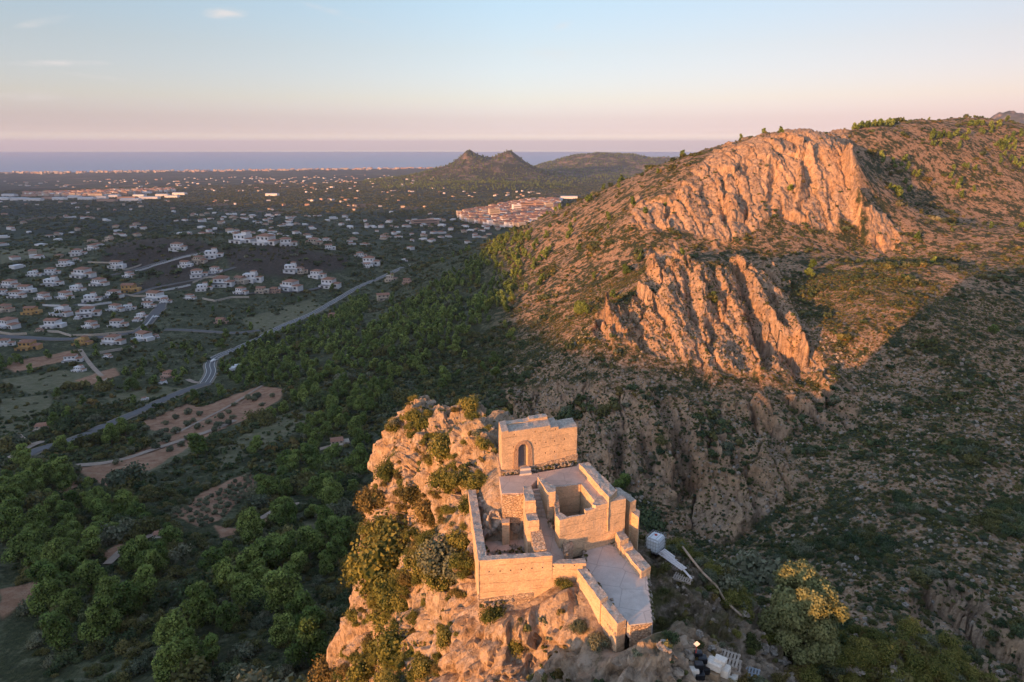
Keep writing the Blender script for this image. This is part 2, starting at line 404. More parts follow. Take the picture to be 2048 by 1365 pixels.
FIELD = [[(0,800),(100,788),(110,850),(0,875)],[(205,795),(330,772),(385,782),(240,815)],[(290,870),(420,815),(480,835),(330,915)],[(250,925),(360,890),(400,905),(260,960)],[(430,900),(560,830),(640,800),(650,830),(520,900),(440,940)],
         [(0,760),(120,740),(220,750),(60,790)],[(480,640),(620,600),(660,620),(520,670)],[(0,500),(110,490),(160,500),(0,530)],[(280,520),(420,500),(360,530),(250,545)],[(600,1045),(700,1020),(700,1045),(620,1070)]]
field = np.zeros(X.shape)
for poly in FIELD: field = np.maximum(field, in_poly(su, sv, poly).astype(float))
field = blur(field, 2)
plain = sstep(900, 1500, R2)*(Z < 135) + 0.0
plain = blur(plain.astype(float), 2)
mount = ((A2 > 0) | (U > 1000)) & (R2 < 1300)
mm = sstep(-0.06, 0.05, A2)*(R2 < 1300)
farhill = (R2 > 2500)*(sstep(8, 40, Z-np.interp(np.log(R2), PL_R, PL_Z)))
terr = grid_mesh('terrain', X, Y, Z, True, dict(rock=rock, field=field, soil=soil, heath=heath, plain=plain, mount=mm, farhill=farhill))
terr['kind'] = 'structure'

# ------------------------------------------------------------------ materials
def mat(name):
    m = bpy.data.materials.new(name); m.use_nodes = True
    nt = m.node_tree; nt.nodes.clear()
    o = nt.nodes.new('ShaderNodeOutputMaterial'); b = nt.nodes.new('ShaderNodeBsdfPrincipled')
    b.inputs['Roughness'].default_value = 0.9; b.inputs['Specular IOR Level'].default_value = 0.15
    nt.links.new(b.outputs[0], o.inputs[0])
    return m, nt, b
class NT:
    """small node writer"""
    def __init__(s, nt): s.nt = nt; s.L = nt.links.new
    def pos(s):
        return s.nt.nodes.new('ShaderNodeNewGeometry').outputs['Position']
    def obj(s): return s.nt.nodes.new('ShaderNodeTexCoord').outputs['Object']
    def mapping(s, vec, scale=(1,1,1), rot=(0,0,0)):
        m = s.nt.nodes.new('ShaderNodeMapping'); m.inputs['Scale'].default_value = scale; m.inputs['Rotation'].default_value = rot
        s.L(vec, m.inputs[0]); return m.outputs[0]
    def noise(s, vec, scale, detail=4, rough=0.55, dist=0.0):
        n = s.nt.nodes.new('ShaderNodeTexNoise'); n.inputs['Scale'].default_value = scale; n.inputs['Detail'].default_value = detail
        n.inputs['Roughness'].default_value = rough; n.inputs['Distortion'].default_value = dist
        s.L(vec, n.inputs['Vector']); return n.outputs['Fac']
    def vor(s, vec, scale, feature='F1', out='Distance', rand=1.0):
        n = s.nt.nodes.new('ShaderNodeTexVoronoi'); n.feature = feature; n.inputs['Scale'].default_value = scale
        n.inputs['Randomness'].default_value = rand
        s.L(vec, n.inputs['Vector']); return n.outputs[out]
    def ramp(s, fac, stops, interp='LINEAR'):
        r = ramp(s.nt, stops, interp); s.L(fac, r.inputs[0]); return r.outputs[0]
    def map(s, fac, a, b, c=0.0, d=1.0):
        m = s.nt.nodes.new('ShaderNodeMapRange'); m.inputs[1].default_value = a; m.inputs[2].default_value = b
        m.inputs[3].default_value = c; m.inputs[4].default_value = d; s.L(fac, m.inputs[0]); return m.outputs[0]
    def math(s, op, a, b=None):
        m = s.nt.nodes.new('ShaderNodeMath'); m.operation = op
        for i, x in enumerate((a, b)):
            if x is None: continue
            if isinstance(x, (int, float)): m.inputs[i].default_value = x
            else: s.L(x, m.inputs[i])
        return m.outputs[0]
    def mix(s, fac, a, b, blend='MIX'):
        m = s.nt.nodes.new('ShaderNodeMix'); m.data_type = 'RGBA'; m.blend_type = blend
        for i, x in ((0, fac), (6, a), (7, b)):
            if isinstance(x, (int, float)): m.inputs[i].default_value = x
            elif isinstance(x, tuple): m.inputs[i].default_value = (*x, 1)
            else: s.L(x, m.inputs[i])
        return m.outputs[2]
    def attr(s, name, out='Fac'):
        a = s.nt.nodes.new('ShaderNodeAttribute'); a.attribute_name = name; return a.outputs[out]
    def bump(s, h, strength=0.5, dist=1.0, normal=None):
        b = s.nt.nodes.new('ShaderNodeBump'); b.inputs['Strength'].default_value = strength; b.inputs['Distance'].default_value = dist
        s.L(h, b.inputs['Height'])
        if normal: s.L(normal, b.inputs['Normal'])
        return b.outputs[0]

def rock_col(k, P, big=0.05, fine=0.8):
    a = k.noise(P, big, 6, .65)
    c = k.ramp(a, [(.28, (.26,.20,.15)), (.42, (.44,.36,.28)), (.55, (.40,.36,.32)), (.66, (.52,.43,.34)), (.78, (.50,.31,.17))])
    b = k.noise(P, fine, 8, .72)
    c = k.mix(0.85, c, k.ramp(b, [(.30, (.28,.26,.25)), (.44, (.72,.70,.68)), (.56, (1.0,.99,.97)), (.72, (1.3,1.26,1.2))]), 'MULTIPLY')
    d = k.noise(k.mapping(P, (1,1,.25)), fine*1.7, 5, .7)
    return k.mix(k.map(d, .56, .66, 0, .6), c, (.12,.105,.09))

def make_terrain_mat():
    m, nt, b = mat('terrain_ground'); k = NT(nt); P = k.pos()
    # scrub: mixture of pale stones, dry grass, bushes
    n1 = k.noise(P, 0.9, 5, .7); n2 = k.noise(P, 0.07, 4, .6); n3 = k.noise(P, 0.28, 5, .65)
    stone = k.ramp(n1, [(.30, (.14,.085,.045)), (.46, (.34,.205,.115)), (.60, (.46,.32,.215)), (.75, (.56,.46,.37))])
    green = k.ramp(n1, [(.3, (.02,.028,.014)), (.55, (.05,.062,.028)), (.72, (.11,.11,.055))])
    gm = k.map(k.math('ADD', k.math('MULTIPLY', n2, .6), k.math('MULTIPLY', n3, .6)), .54, .66)
    scrub = k.mix(gm, stone, green)
    # valley: mostly green/dark undergrowth with pale earth
    vstone = k.ramp(n1, [(.3, (.07,.08,.04)), (.55, (.13,.14,.08)), (.72, (.25,.235,.17))])
    vm = k.map(k.math('ADD', k.math('MULTIPLY', n2, .6), k.math('MULTIPLY', n3, .6)), .48, .62)
    val = k.mix(vm, vstone, green)
    c = k.mix(k.attr('mount'), val, scrub)
    # plain: patchwork of groves
    cells = k.vor(k.mapping(P, (1, .55, 1), (0,0,.35)), .011, 'F1', 'Color', .9)
    sepn = nt.nodes.new('ShaderNodeSeparateColor'); nt.links.new(cells, sepn.inputs[0])
    pc = k.ramp(sepn.outputs[0], [(0, (.022,.036,.024)), (.3, (.038,.055,.030)), (.55, (.025,.040,.026)), (.72, (.06,.075,.040)), (.84, (.13,.09,.065)), (.88, (.04,.06,.035))], 'CONSTANT')
    fine = k.noise(P, .12, 5, .7)
    pc = k.mix(.9, pc, k.ramp(fine, [(.3, (.45,.5,.5)), (.55, (1,1,1)), (.72, (1.9,1.8,1.6))]), 'MULTIPLY')
    edge = k.vor(k.mapping(P, (1, .55, 1), (0,0,.35)), .011, 'DISTANCE_TO_EDGE')
    c = k.mix(k.attr('plain'), c, pc)
    fc = k.ramp(n3, [(.3, (.09,.10,.05)), (.5, (.15,.15,.085)), (.7, (.22,.19,.13))])
    c = k.mix(k.attr('field'), c, fc)
    hc = k.ramp(n3, [(.3, (.03,.028,.02)), (.55, (.065,.052,.04)), (.7, (.11,.085,.065))])
    c = k.mix(k.attr('heath'), c, hc)
    fh = k.ramp(k.noise(P, .012, 6, .7), [(.35, (.03,.042,.02)), (.52, (.07,.065,.035)), (.6, (.22,.15,.10)), (.7, (.34,.24,.17))])
    c = k.mix(k.attr('farhill'), c, fh)
    sc_ = k.ramp(k.noise(P, .25, 5, .7), [(.3, (.22,.12,.075)), (.5, (.36,.20,.125)), (.68, (.42,.28,.19))])
    c = k.mix(k.attr('soil'), c, sc_)
    rk = k.mix(k.map(k.noise(P, .35, 5, .7), .60, .68), k.mix(1, rock_col(k, P, .03, .3), (1.18,.94,.74), 'MULTIPLY'), green)
    c = k.mix(k.attr('rock'), c, rk)
    nt.links.new(c, b.inputs['Base Color'])
    h = k.math('ADD', k.math('MULTIPLY', k.noise(P, .45, 6, .7), 1.6), k.math('MULTIPLY', k.noise(k.mapping(P, (1,1,.35)), 1.6, 4, .6), .4))
    nt.links.new(k.bump(h, .8, 1.3), b.inputs['Normal'])
    return m
terr.data.materials.append(make_terrain_mat())

# sea
def sheet(name, verts, m, kind='structure'):
    me = bpy.data.meshes.new(name); me.from_pydata(verts, [], [tuple(range(len(verts)))]); me.materials.append(m)
    o = bpy.data.objects.new(name, me); C.objects.link(o)
    if kind: o['kind'] = kind
    return o
m, nt_, b = mat('sea_water'); k = NT(nt_)
b.inputs['Base Color'].default_value = (.10, .17, .30, 1); b.inputs['Roughness'].default_value = .35; b.inputs['Specular IOR Level'].default_value = .5
nt_.links.new(k.bump(k.noise(k.mapping(k.pos(), (1,.3,1)), .02, 5, .7), .3, 20), b.inputs['Normal'])
cs = [(-9000,6300),(-5400,7150),(-2700,8000),(-900,8900),(900,9700),(3500,11000),(9000,12200)]
sea = sheet('sea', [(x, y, 3.2) for x, y in cs] + [(30000, 22000, 3.2), (22000, 30000, 3.2), (0, 30200, 3.2), (-22000, 30000, 3.2), (-30000, 22000, 3.2)], m)

# ------------------------------------------------------------------ the crag under the castle
CR = [(960,1205,43.2),(1050,1200,42.9),(650,1365,72),(760,1365,56),(850,1365,47),(950,1365,41.5),(1100,1365,40.3),(1250,1365,39.6),
 (700,1250,70),(690,1180,74),(720,1050,80),(740,950,84),(745,880,85),(770,805,87),(870,777,88),(840,790,86),(900,800,82),(955,825,79),(972,865,72),(920,900,66),(992,905,57),
 (960,950,55.5),(900,1000,59),(850,900,74),(800,1000,71),(850,1100,61),(905,1150,51),(800,1200,62),(880,1250,50),(930,1100,46.5),(925,1030,51),(780,900,80),(830,840,82),
 (820,1290,54),(740,1290,64),(770,1100,70)]
CW = []   # x, y, z world
for u, v, t in CR: p = pt(u + (30 if u < 790 else 0), v, t); CW.append((p[0], p[1], p[2]-(1.7 if t > 78 else .8 if t > 70 else 0)))
for u, v, t in [(650,1365,72),(700,1250,70),(690,1180,74),(720,1050,80),(740,950,84),(745,880,85),(770,805,87)]:
    p = pt(u+30, v, t); CW.append((p[0]-2.6, p[1]+.8, p[2]-13)); CW.append((p[0]-7, p[1]+2.5, p[2]-34))
for u, v, t in [(870,777,88),(900,800,82)]:
    p = pt(u, v, t)-np.array([0, 0, 1.7]); CW.append((p[0]+.5, p[1]+5, p[2]-12)); CW.append((p[0]+1, p[1]+13, p[2]-38))
CW += [(1.5,79,238),(-2,84,238),(1.0,70,245),(4,76,222),(6,66,226),(9,58,226),(0.6,66,249),(2.6,60,249)]
for x, y, z in [(-1.9,43.6,256.2),(2,44,256.5),(-1.6,41.9,254.9),(0.2,41.6,254.9),(-1.6,38.5,252.6),(0,38.2,252.4),(1,38.5,252.6),(-.6,39.8,252.9),(.6,39.8,253.0),(3.5,38,253.6),(5.5,36,253.6),(6.5,34,253.4),(-1,36,252.7),(2.5,35.6,253.7),(4,35.2,254.1),(5,33,253.8),(5.9,31,253.7),(9.0,33,253.7),(9.0,36,253.6),(7.4,31.7,254.6),(8.6,31.7,254.5),(7,30.6,254.4),(8.5,30.6,254.1),(7,29.4,253.4),(3.5,33,252.6),(5,46.5,255.5),(2.5,50,255.5),(-.5,49,255.8),(7.5,46,252.5),(6.2,52,250),(10,50,238),(14,50,222),(2,40,253),(5,40,253),(7.5,40,253.2),
                (8.6,42,253.6),(7,37,253.4),(9.8,41.6,253.2),(11.2,43,250),(15,46,238)]: CW.append((x, y, z))
for u, v, z in [(1312,1105,253.2),(1350,1170,252.8),(1300,1150,253),(1400,1250,251.8),(1480,1330,250.6),(1310,1290,251.6),(1365,1108,252),(1480,1245,250.6),(1420,1180,251.5),
                (1500,1190,246.5),(1590,1290,244.6),(1700,1330,243.4),(1850,1350,243),(1560,1345,248),(1450,1365,250.5),(1420,1110,245)]: CW.append(tuple(pz(u, v, z)))
CW += [(17,45,240),(22,44,236),(28,45,232),(35,42,230),(22,52,222),(30,52,216),(38,46,220),(15,54,222),(12,62,208),(40,36,238),
       (22,28,246),(30,28,244),(10,28,250.6),(-1,24,253.9),(1,24,254.7),(3.2,24,251.9),(5.5,24,253.0),(9,24,251.4),(-3,24,250),(13,24,250),(20,22,248),(2,18,254),(8,18,251),(-8,20,246),(0.5,29,251.5),(5,29,250.8),(-6,28,240),(-12,28,228),(-8,34,243),(-14,36,232),(-20,44,215)]  # includes an unseen knoll, shaped to shade the ground right of the castle
CA = np.array(CW); ctps = TPS(CA[:, :2]/10, CA[:, 2], 0.02)
gx = np.arange(-27, 40, .14); gy = np.arange(19, 104, .15)
GX, GY = np.meshgrid(gx, gy)
CLOOK = make_lookup(ctps, np.linspace(-2.8, 4.1, 200), np.linspace(1.8, 10.5, 240))
CZ = CLOOK(GX/10, GY/10)
# footprint of the castle and the paths stay even
def flat_mask(X, Y):
    d = np.zeros(X.shape)
    d = np.maximum(d, np.exp(-(np.maximum(0, np.abs(X-3.0)-5.1)**2 + np.maximum(0, np.abs(Y-42.2)-6.2)**2)/.25))
    d = np.maximum(d, np.exp(-(np.maximum(0, np.abs(X-6.6)-2.3)**2 + np.maximum(0, np.abs(Y-36)-4.7)**2)/.3))
    return d
fm = flat_mask(GX, GY)
right = sstep(6.2, 8.5, GX)*(GY < 60)         # softer ground to the right of the castle
cx, cy, cz = GX.copy(), GY.copy(), CZ.copy()
wx = .5*fbm(cx/2, cy/2, cz/3, 3); wy_ = .5*fbm(cx/2+9, cy/2, cz/3, 3)
A1, e1 = facets(cx+wx, cy+wy_, cz, 3.2, 3.2, 6.5, 1.1)
A2_, e2 = facets(cx+wx*.5, cy+wy_*.5, cz, 1.15, 1.15, 2.2, 1.1, 7)
A3, e3 = facets(cx, cy, cz, .48, .48, .75, 1.0, 13)
amp = (1-fm)*(1-.72*right)*(1-.45*np.exp(-((GX-2.5)/4)**2-((GY-33)/4)**2))
rid = fbm(cx/6, cy/7, cz/18, 3, ridged=True)
disp = (1-fm)*right*(.30*A3 + .25*A2_) + amp*(.8*rid + 1.1*A1 - .55*np.exp(-e1/.09) + .62*A2_ - .26*np.exp(-e2/.1) + .26*A3 + .35*fbm(cx/1.4, cy/1.4, cz/3.5, 4, ridged=True) + .12*fbm(cx/.35, cy/.35, cz/.6, 2))
gyz, gxz = np.gradient(CZ, .15, .14)
nn = np.sqrt(gxz**2+gyz**2+1)
cx = cx - gxz/nn*disp*1.1; cy = cy - gyz/nn*disp*1.1; cz = cz + disp/nn*1.1
cz = np.maximum(cz, 195)
steep = sstep(.45, 1.0, np.hypot(gxz, gyz))
crev = np.exp(-e1/.08)*amp
crag = grid_mesh('rock_crag', cx, cy, cz, False, dict(steep=np.maximum(steep, (1-right)*.8), right=right, crev=crev))
crag['kind'] = 'structure'
def make_crag_mat():
    m, nt, b = mat('limestone'); k = NT(nt); P = k.pos()
    rk = k.mix(1, rock_col(k, P, .22, 2.2), (1.08,.96,.83), 'MULTIPLY')
    n = k.noise(P, .9, 6, .7)
    rk = k.mix(k.map(n, .5, .62), rk, (.52,.41,.31))
    earth = k.ramp(k.noise(P, 2.5, 6, .7), [(.3, (.05,.045,.025)), (.48, (.13,.105,.07)), (.62, (.26,.21,.165)), (.8, (.38,.33,.28))])
    gr = k.ramp(k.noise(P, 5, 5, .7), [(.3, (.03,.035,.012)), (.7, (.12,.11,.04))])
    earth = k.mix(k.map(k.noise(P, .6, 4, .6), .46, .58), earth, gr)
    c = k.mix(k.attr('steep'), earth, rk)
    c = k.mix(k.map(k.noise(P, .5, 6, .7), .60, .70), c, gr)
    nt.links.new(c, b.inputs['Base Color'])
    h = k.math('ADD', k.noise(k.mapping(P, (1,1,.5)), 1.7, 8, .7), k.math('MULTIPLY', k.vor(k.mapping(P, (1,1,.45)), 1.6, 'DISTANCE_TO_EDGE'), .5))
    nt.links.new(k.bump(h, .9, .5), b.inputs['Normal'])
    return m
crag.data.materials.append(make_crag_mat())


# ------------------------------------------------------------------ range of hills behind the viewpoint (its shade fills the valley)
PE = np.array([SD[1], -SD[0]])
HS = [(-9000,150),(-5000,140),(-3400,140),(-3000,150),(-2400,172),(-1900,186),(-1600,190),(-1530,205),(-1230,203),(-900,212),(-470,220),(-315,207),(-267,204),(-172,215),(-113,212),(-83,212),(-74,217),(-64,222),(-54,226),(-20,240),(60,250),(400,300),(1500,340)]
A0 = -700.0
ss = np.concatenate([np.linspace(-9000,-1600,120,endpoint=False), np.linspace(-1600,400,700,endpoint=False), np.linspace(400,1500,30)])
HA = np.interp(ss, [-3000,-1900,-1600,-1530,-1230,-900,-470,-315,-172,-113,-83,-64,60], [1500,700,600,1300,1300,500,520,347,243,268,272,383,450])
hh = np.interp(ss, [a for a, b in HS], [b for a, b in HS]) + (TE-.0734)*(HA+100) + TE*(-100-A0)*1.0
hh = hh + fbm(ss/38, ss*0, ss*0+2, 4)*5
aa = np.array([-2600,-1700,-1200,-900,-760,-715,-700,-685,-640,-520,-330,-180.])
prof = np.array([-.2,.25,.55,.8,.955,.992,1,.992,.955,.84,.45,.0])
SS, AA = np.meshgrid(ss, aa); HP = hh[None, :]*prof[:, None] + 30*(1-prof[:, None])
HP = HP + fbm(SS/90, AA/90, SS*0, 4)*14*(1-prof[:, None])
wh = grid_mesh('hills', SS*PE[0]+AA*SD[0], SS*PE[1]+AA*SD[1], HP, True, {})
wh['kind'] = 'structure'; wh.data.materials.append(terr.data.materials[0])

# ------------------------------------------------------------------ air
def make_haze():
    bm = bmesh.new(); bmesh.ops.create_cube(bm, size=1)
    for v_ in bm.verts:
        v_.co = Vector((v_.co.x*64000, v_.co.y*66000+14000, -20 if v_.co.z < 0 else 520))
    me = bpy.data.meshes.new('haze'); bm.to_mesh(me); bm.free()
    o = bpy.data.objects.new('haze', me); C.objects.link(o); o['kind'] = 'stuff'
    m = bpy.data.materials.new('air'); m.use_nodes = True; nt = m.node_tree; nt.nodes.clear()
    oo = nt.nodes.new('ShaderNodeOutputMaterial'); v_ = nt.nodes.new('ShaderNodeVolumePrincipled')
    v_.inputs['Color'].default_value = (.55, .68, 1.0, 1); v_.inputs['Density'].default_value = 4.2e-5; v_.inputs['Anisotropy'].default_value = 0.0
    nt.links.new(v_.outputs[0], oo.inputs['Volume']); me.materials.append(m)
make_haze()
# ------------------------------------------------------------------ object helpers
def obj(name, me, m=None, parent=None):
    o = bpy.data.objects.new(name, me); C.objects.link(o)
    if m and not len(me.materials): me.materials.append(m)
    if parent: o.parent = parent
    return o
def thing(name, label, cat, loc=(0, 0, 0), rz=0.0, group=None):
    o = bpy.data.objects.new(name, None); C.objects.link(o)
    o.location = loc; o.rotation_euler = (0, 0, rz); o.empty_display_size = .2
    tag(o, label, cat, group); return o
def tag(o, label, cat, group=None):
    o['label'] = label; o['category'] = cat
    if group: o['group'] = group
    return o
def bm_mesh(bm, name, smooth=False):
    me = bpy.data.meshes.new(name); bm.normal_update(); bm.to_mesh(me); bm.free()
    if smooth: me.polygons.foreach_set('use_smooth', [True]*len(me.polygons))
    return me
def add_box(bm, c, s, rot=None, jitter=0):
    r = bmesh.ops.create_cube(bm, size=1)['verts']
    M = Matrix.Translation(Vector(c)) @ ((rot.to_4x4() if rot else Matrix.Identity(4)) @ Matrix.Diagonal((*s, 1)))
    bmesh.ops.transform(bm, matrix=M, verts=r)
    if jitter:
        for v_ in r: v_.co += Vector([random.uniform(-jitter, jitter) for _ in range(3)])
    return r
def add_tube(bm, p, q_, r0, r1=None, seg=8):
    p, q_ = Vector(p), Vector(q_); r1 = r0 if r1 is None else r1
    d = q_-p
    r = bmesh.ops.create_cone(bm, cap_ends=True, segments=seg, radius1=r0, radius2=r1, depth=d.length)['verts']
    M = Matrix.Translation((p+q_)/2) @ d.to_track_quat('Z', 'Y').to_matrix().to_4x4()
    bmesh.ops.transform(bm, matrix=M, verts=r)
def prism_bm(poly, ztop, zbot, cut=.3, rough=.03, seed=0., bm=None):
    """vertical-sided block over a footprint; ztop may be one height or one per corner"""
    own = bm is None
    bm = bm or bmesh.new(); n = len(poly)
    zt = ztop if isinstance(ztop, (list, tuple)) else [ztop]*n
    a = sum(poly[i][0]*poly[(i+1) % n][1]-poly[(i+1) % n][0]*poly[i][1] for i in range(n))
    if a < 0: poly = poly[::-1]; zt = list(zt)[::-1]
    b = bmesh.new()
    lo_ = [b.verts.new((p[0], p[1], zbot)) for p in poly]; hi_ = [b.verts.new((p[0], p[1], z)) for p, z in zip(poly, zt)]
    b.faces.new(hi_); b.faces.new(lo_[::-1])
    for i in range(n): b.faces.new((lo_[i], lo_[(i+1) % n], hi_[(i+1) % n], hi_[i]))
    if cut:
        bmesh.ops.triangulate(b, faces=[f for f in b.faces if len(f.verts) > 4])
        for _ in range(6):
            es = [e for e in b.edges if e.calc_length() > cut*1.5]
            if not es: break
            bmesh.ops.subdivide_edges(b, edges=es, cuts=1, use_grid_fill=True)
        vs = list(b.verts); co = np.array([v_.co[:] for v_ in vs])
        for k_ in range(3):
            d = fbm(co[:, 0]*1.3+seed+9*k_, co[:, 1]*1.3, co[:, 2]*1.3, 3)*rough*2 + perlin(co[:, 0]*5+k_*7, co[:, 1]*5, co[:, 2]*5+seed)*rough
            for v_, dd in zip(vs, d): v_.co[k_] += dd
        if rough > .018:
            zm = max(zt); er = np.maximum(0, fbm(co[:, 0]*1.7+seed, co[:, 1]*1.7, co[:, 2]*0+3, 3))
            for v_, e_, c_ in zip(vs, er, co):
                if v_.co.z > min(zt)-.25: v_.co.z -= e_*.28
    me = bpy.data.meshes.new('tmp'); b.to_mesh(me); b.free(); bm.from_mesh(me); bpy.data.meshes.remove(me)
    return bm
def q(X_, Y_, z):
    p = pz(900+X_/2.73, 800+Y_/2.73, z); return (p[0], p[1])

# ------------------------------------------------------------------ castle materials
def earth_mat(name, base, dark, pebble=True, lines=True):
    m, nt, b = mat(name); k = NT(nt); P = k.pos()
    big = k.noise(P, .9, 5, .65); fine = k.noise(k.mapping(P, (1,1,2.2)), 7, 6, .7)
    c = k.ramp(big, [(.3, dark), (.52, base), (.72, tuple(min(1, x*1.18) for x in base))])
    c = k.mix(.85, c, k.ramp(fine, [(.28, (.5,.47,.45)), (.48, (.93,.92,.9)), (.7, (1.25,1.2,1.14))]), 'MULTIPLY')
    c = k.mix(k.map(k.noise(k.mapping(P, (1.6,1.6,.35)), 1.8, 5, .7), .56, .70, 0, .55), c, (.40,.36,.33))
    c = k.mix(k.map(k.noise(P, 2.6, 7, .75), .60, .66, 0, .7), c, (.36,.24,.16))
    sp = nt.nodes.new('ShaderNodeSeparateXYZ'); nt.links.new(P, sp.inputs[0])
    zz = k.math('ADD', sp.outputs[2], k.math('MULTIPLY', k.noise(P, .8, 3), .16))
    fr = k.math('ABSOLUTE', k.math('SUBTRACT', k.math('FRACT', k.math('MULTIPLY', zz, 1.65)), .5))
    ln = k.math('MULTIPLY', k.map(fr, .0, .035, 1, 0), k.map(k.noise(P, 2.2, 3), .42, .55))
    fr2 = k.noise(k.mapping(P, (.35,.35,7)), 1.2, 4, .6)
    c = k.mix(k.map(fr2, .52, .68, 0, .45), c, tuple(x*.62 for x in base))
    if lines: c = k.mix(k.math('MULTIPLY', ln, .6), c, tuple(x*.42 for x in base))
    g = nt.nodes.new('ShaderNodeNewGeometry'); sn = nt.nodes.new('ShaderNodeSeparateXYZ'); nt.links.new(g.outputs['Normal'], sn.inputs[0])
    hgt = k.math('ADD', k.noise(P, 9, 6, .7), k.math('MULTIPLY', ln, -.8))
    if pebble:
        vd = k.vor(P, 7.5, 'DISTANCE_TO_EDGE'); vc = k.vor(P, 7.5, 'F1', 'Color')
        sc2 = nt.nodes.new('ShaderNodeSeparateColor'); nt.links.new(vc, sc2.inputs[0])
        pc = k.ramp(sc2.outputs[0], [(0, (.34,.29,.25)), (.5, (.46,.40,.34)), (1, (.56,.49,.42))])
        pc = k.mix(k.map(vd, 0, .08, .8, 0), pc, (.30,.25,.20))
        top = k.map(sn.outputs[2], .6, .8)
        c = k.mix(top, c, pc)
    nt.links.new(c, b.inputs['Base Color'])
    nt.links.new(k.bump(hgt, .7, .06), b.inputs['Normal'])
    return m
M_EARTH = earth_mat('rammed_earth', (.64,.47,.31), (.51,.37,.25))
M_EARTH2 = earth_mat('rammed_earth_pale', (.66,.49,.33), (.54,.40,.27))
def rubble_mat(name, cols, scale=5.0):
    m, nt, b = mat(name); k = NT(nt); P = k.pos()
    Pn = k.mapping(P, (1,1,1.5))
    vd = k.vor(Pn, scale, 'DISTANCE_TO_EDGE'); vc = k.vor(Pn, scale, 'F1', 'Color')
    s2 = nt.nodes.new('ShaderNodeSeparateColor'); nt.links.new(vc, s2.inputs[0])
    c = k.ramp(s2.outputs[0], [(0, cols[0]), (.5, cols[1]), (1, cols[2])])
    c = k.mix(k.map(vd, 0, .10, .85, 0), c, tuple(x*.72 for x in cols[0]))
    c = k.mix(.5, c, k.ramp(k.noise(P, 8, 5, .7), [(.3, (.6,.6,.6)), (.7, (1.2,1.2,1.2))]), 'MULTIPLY')
    nt.links.new(c, b.inputs['Base Color'])
    nt.links.new(k.bump(k.math('MINIMUM', vd, .12), 1.0, .4), b.inputs['Normal'])
    return m
M_RUB = rubble_mat('rubble_masonry', [(.44,.32,.23),(.52,.40,.29),(.58,.46,.35)])
def slab_mat(name, a, b_, joints=1.0):
    m, nt, b = mat(name); k = NT(nt); P = k.pos()
    c = k.ramp(k.noise(P, 1.3, 6, .65), [(.3, a), (.6, b_), (.75, tuple(min(1, x*1.12) for x in b_))])
    c = k.mix(.5, c, k.ramp(k.noise(P, 14, 5, .7), [(.3, (.8,.78,.76)), (.7, (1.08,1.07,1.06))]), 'MULTIPLY')
    vd = k.vor(k.mapping(P, (1,1.0,.01), (0,0,.3)), joints, 'DISTANCE_TO_EDGE', 'Distance', .35)
    c = k.mix(k.map(vd, 0, .02, .6, 0), c, tuple(x*.45 for x in a))
    c = k.mix(k.map(k.noise(P, .8, 6, .75), .55, .68, 0, .4), c, tuple(x*.62 for x in a))
    c = k.mix(k.map(k.noise(P, 3.5, 6, .8), .63, .70, 0, .6), c, (.22,.19,.14))
    nt.links.new(c, b.inputs['Base Color']); nt.links.new(k.bump(k.noise(P, 12, 5, .7), .35, .03), b.inputs['Normal'])
    return m
M_SLAB = slab_mat('terrace_concrete', (.47,.43,.40), (.56,.52,.49), .55)
M_PAVE = slab_mat('platform_mortar', (.52,.39,.32), (.62,.48,.40), .8)
def plain_mat(name, col, rough=.8, spec=.2, metal=0, var=.15, scale=6):
    m, nt, b = mat(name); k = NT(nt)
    c = k.ramp(k.noise(k.obj(), scale, 5, .65), [(.3, tuple(x*(1-var) for x in col)), (.7, tuple(min(1, x*(1+var)) for x in col))])
    nt.links.new(c, b.inputs['Base Color']); b.inputs['Roughness'].default_value = rough
    b.inputs['Specular IOR Level'].default_value = spec; b.inputs['Metallic'].default_value = metal
    return m
M_DOOR = plain_mat('grey_steel_door', (.27,.28,.31), .5, .4)
M_BRICK = rubble_mat('brick_surround', [(.56,.37,.25),(.60,.41,.29),(.62,.45,.33)], 9)

# ------------------------------------------------------------------ the castle
ZA = 257.5
def cut_boxes(o, cutters):
    """carve small openings out of a wall for good"""
    bm = bmesh.new()
    for c, s_, rz in cutters: add_box(bm, c, s_, Matrix.Rotation(rz, 3, 'Z'))
    me = bm_mesh(bm, 'cut'); co = bpy.data.objects.new('cut', me); C.objects.link(co)
    md = o.modifiers.new('b', 'BOOLEAN'); md.operation = 'DIFFERENCE'; md.object = co; md.solver = 'EXACT'
    dg = bpy.context.evaluated_depsgraph_get(); dg.update()
    nm = bpy.data.meshes.new_from_object(o.evaluated_get(dg)); o.modifiers.clear(); o.data = nm
    bpy.data.objects.remove(co); bpy.data.meshes.remove(me)
V2 = lambda p: Vector((p[0], p[1]))
# tower
FL = V2(q(283, 400, ZA+.1)); FR = V2(q(690, 325, ZA+.1)); ux = (FR-FL).normalized(); uy = Vector((-ux.y, ux.x)); TW = (FR-FL).length
tower = thing('castle_tower', 'square ruined tower with arched grey door on the castle rock', 'tower', (0, 0, 0))
TD = 1.9
def tl(x, y): p = FL + ux*x + uy*y + Vector((.27, .04))*y*.9; return (p.x, p.y)
bm = bmesh.new()
segs = [  # x0,x1,y0,y1,top
 (0, .5, 0, TD, 260.8), (.5, 3.75, 0, 1.25, 260.66), (.5, 2.3, 1.25, TD, 260.74), (2.3, 3.75, 1.25, TD, 260.86),
 (3.75, 4.4, 0, TD, 260.45), (4.4, TW, 0, TD-.2, 260.25)]
for i, (x0, x1, y0, y1, zt) in enumerate(segs):
    e = .003*i
    prism_bm([tl(x0, y0+e), tl(x1, y0+e), tl(x1, y1-e), tl(x0, y1-e)], zt, 256.6, .35, .02, 3.1, bm)
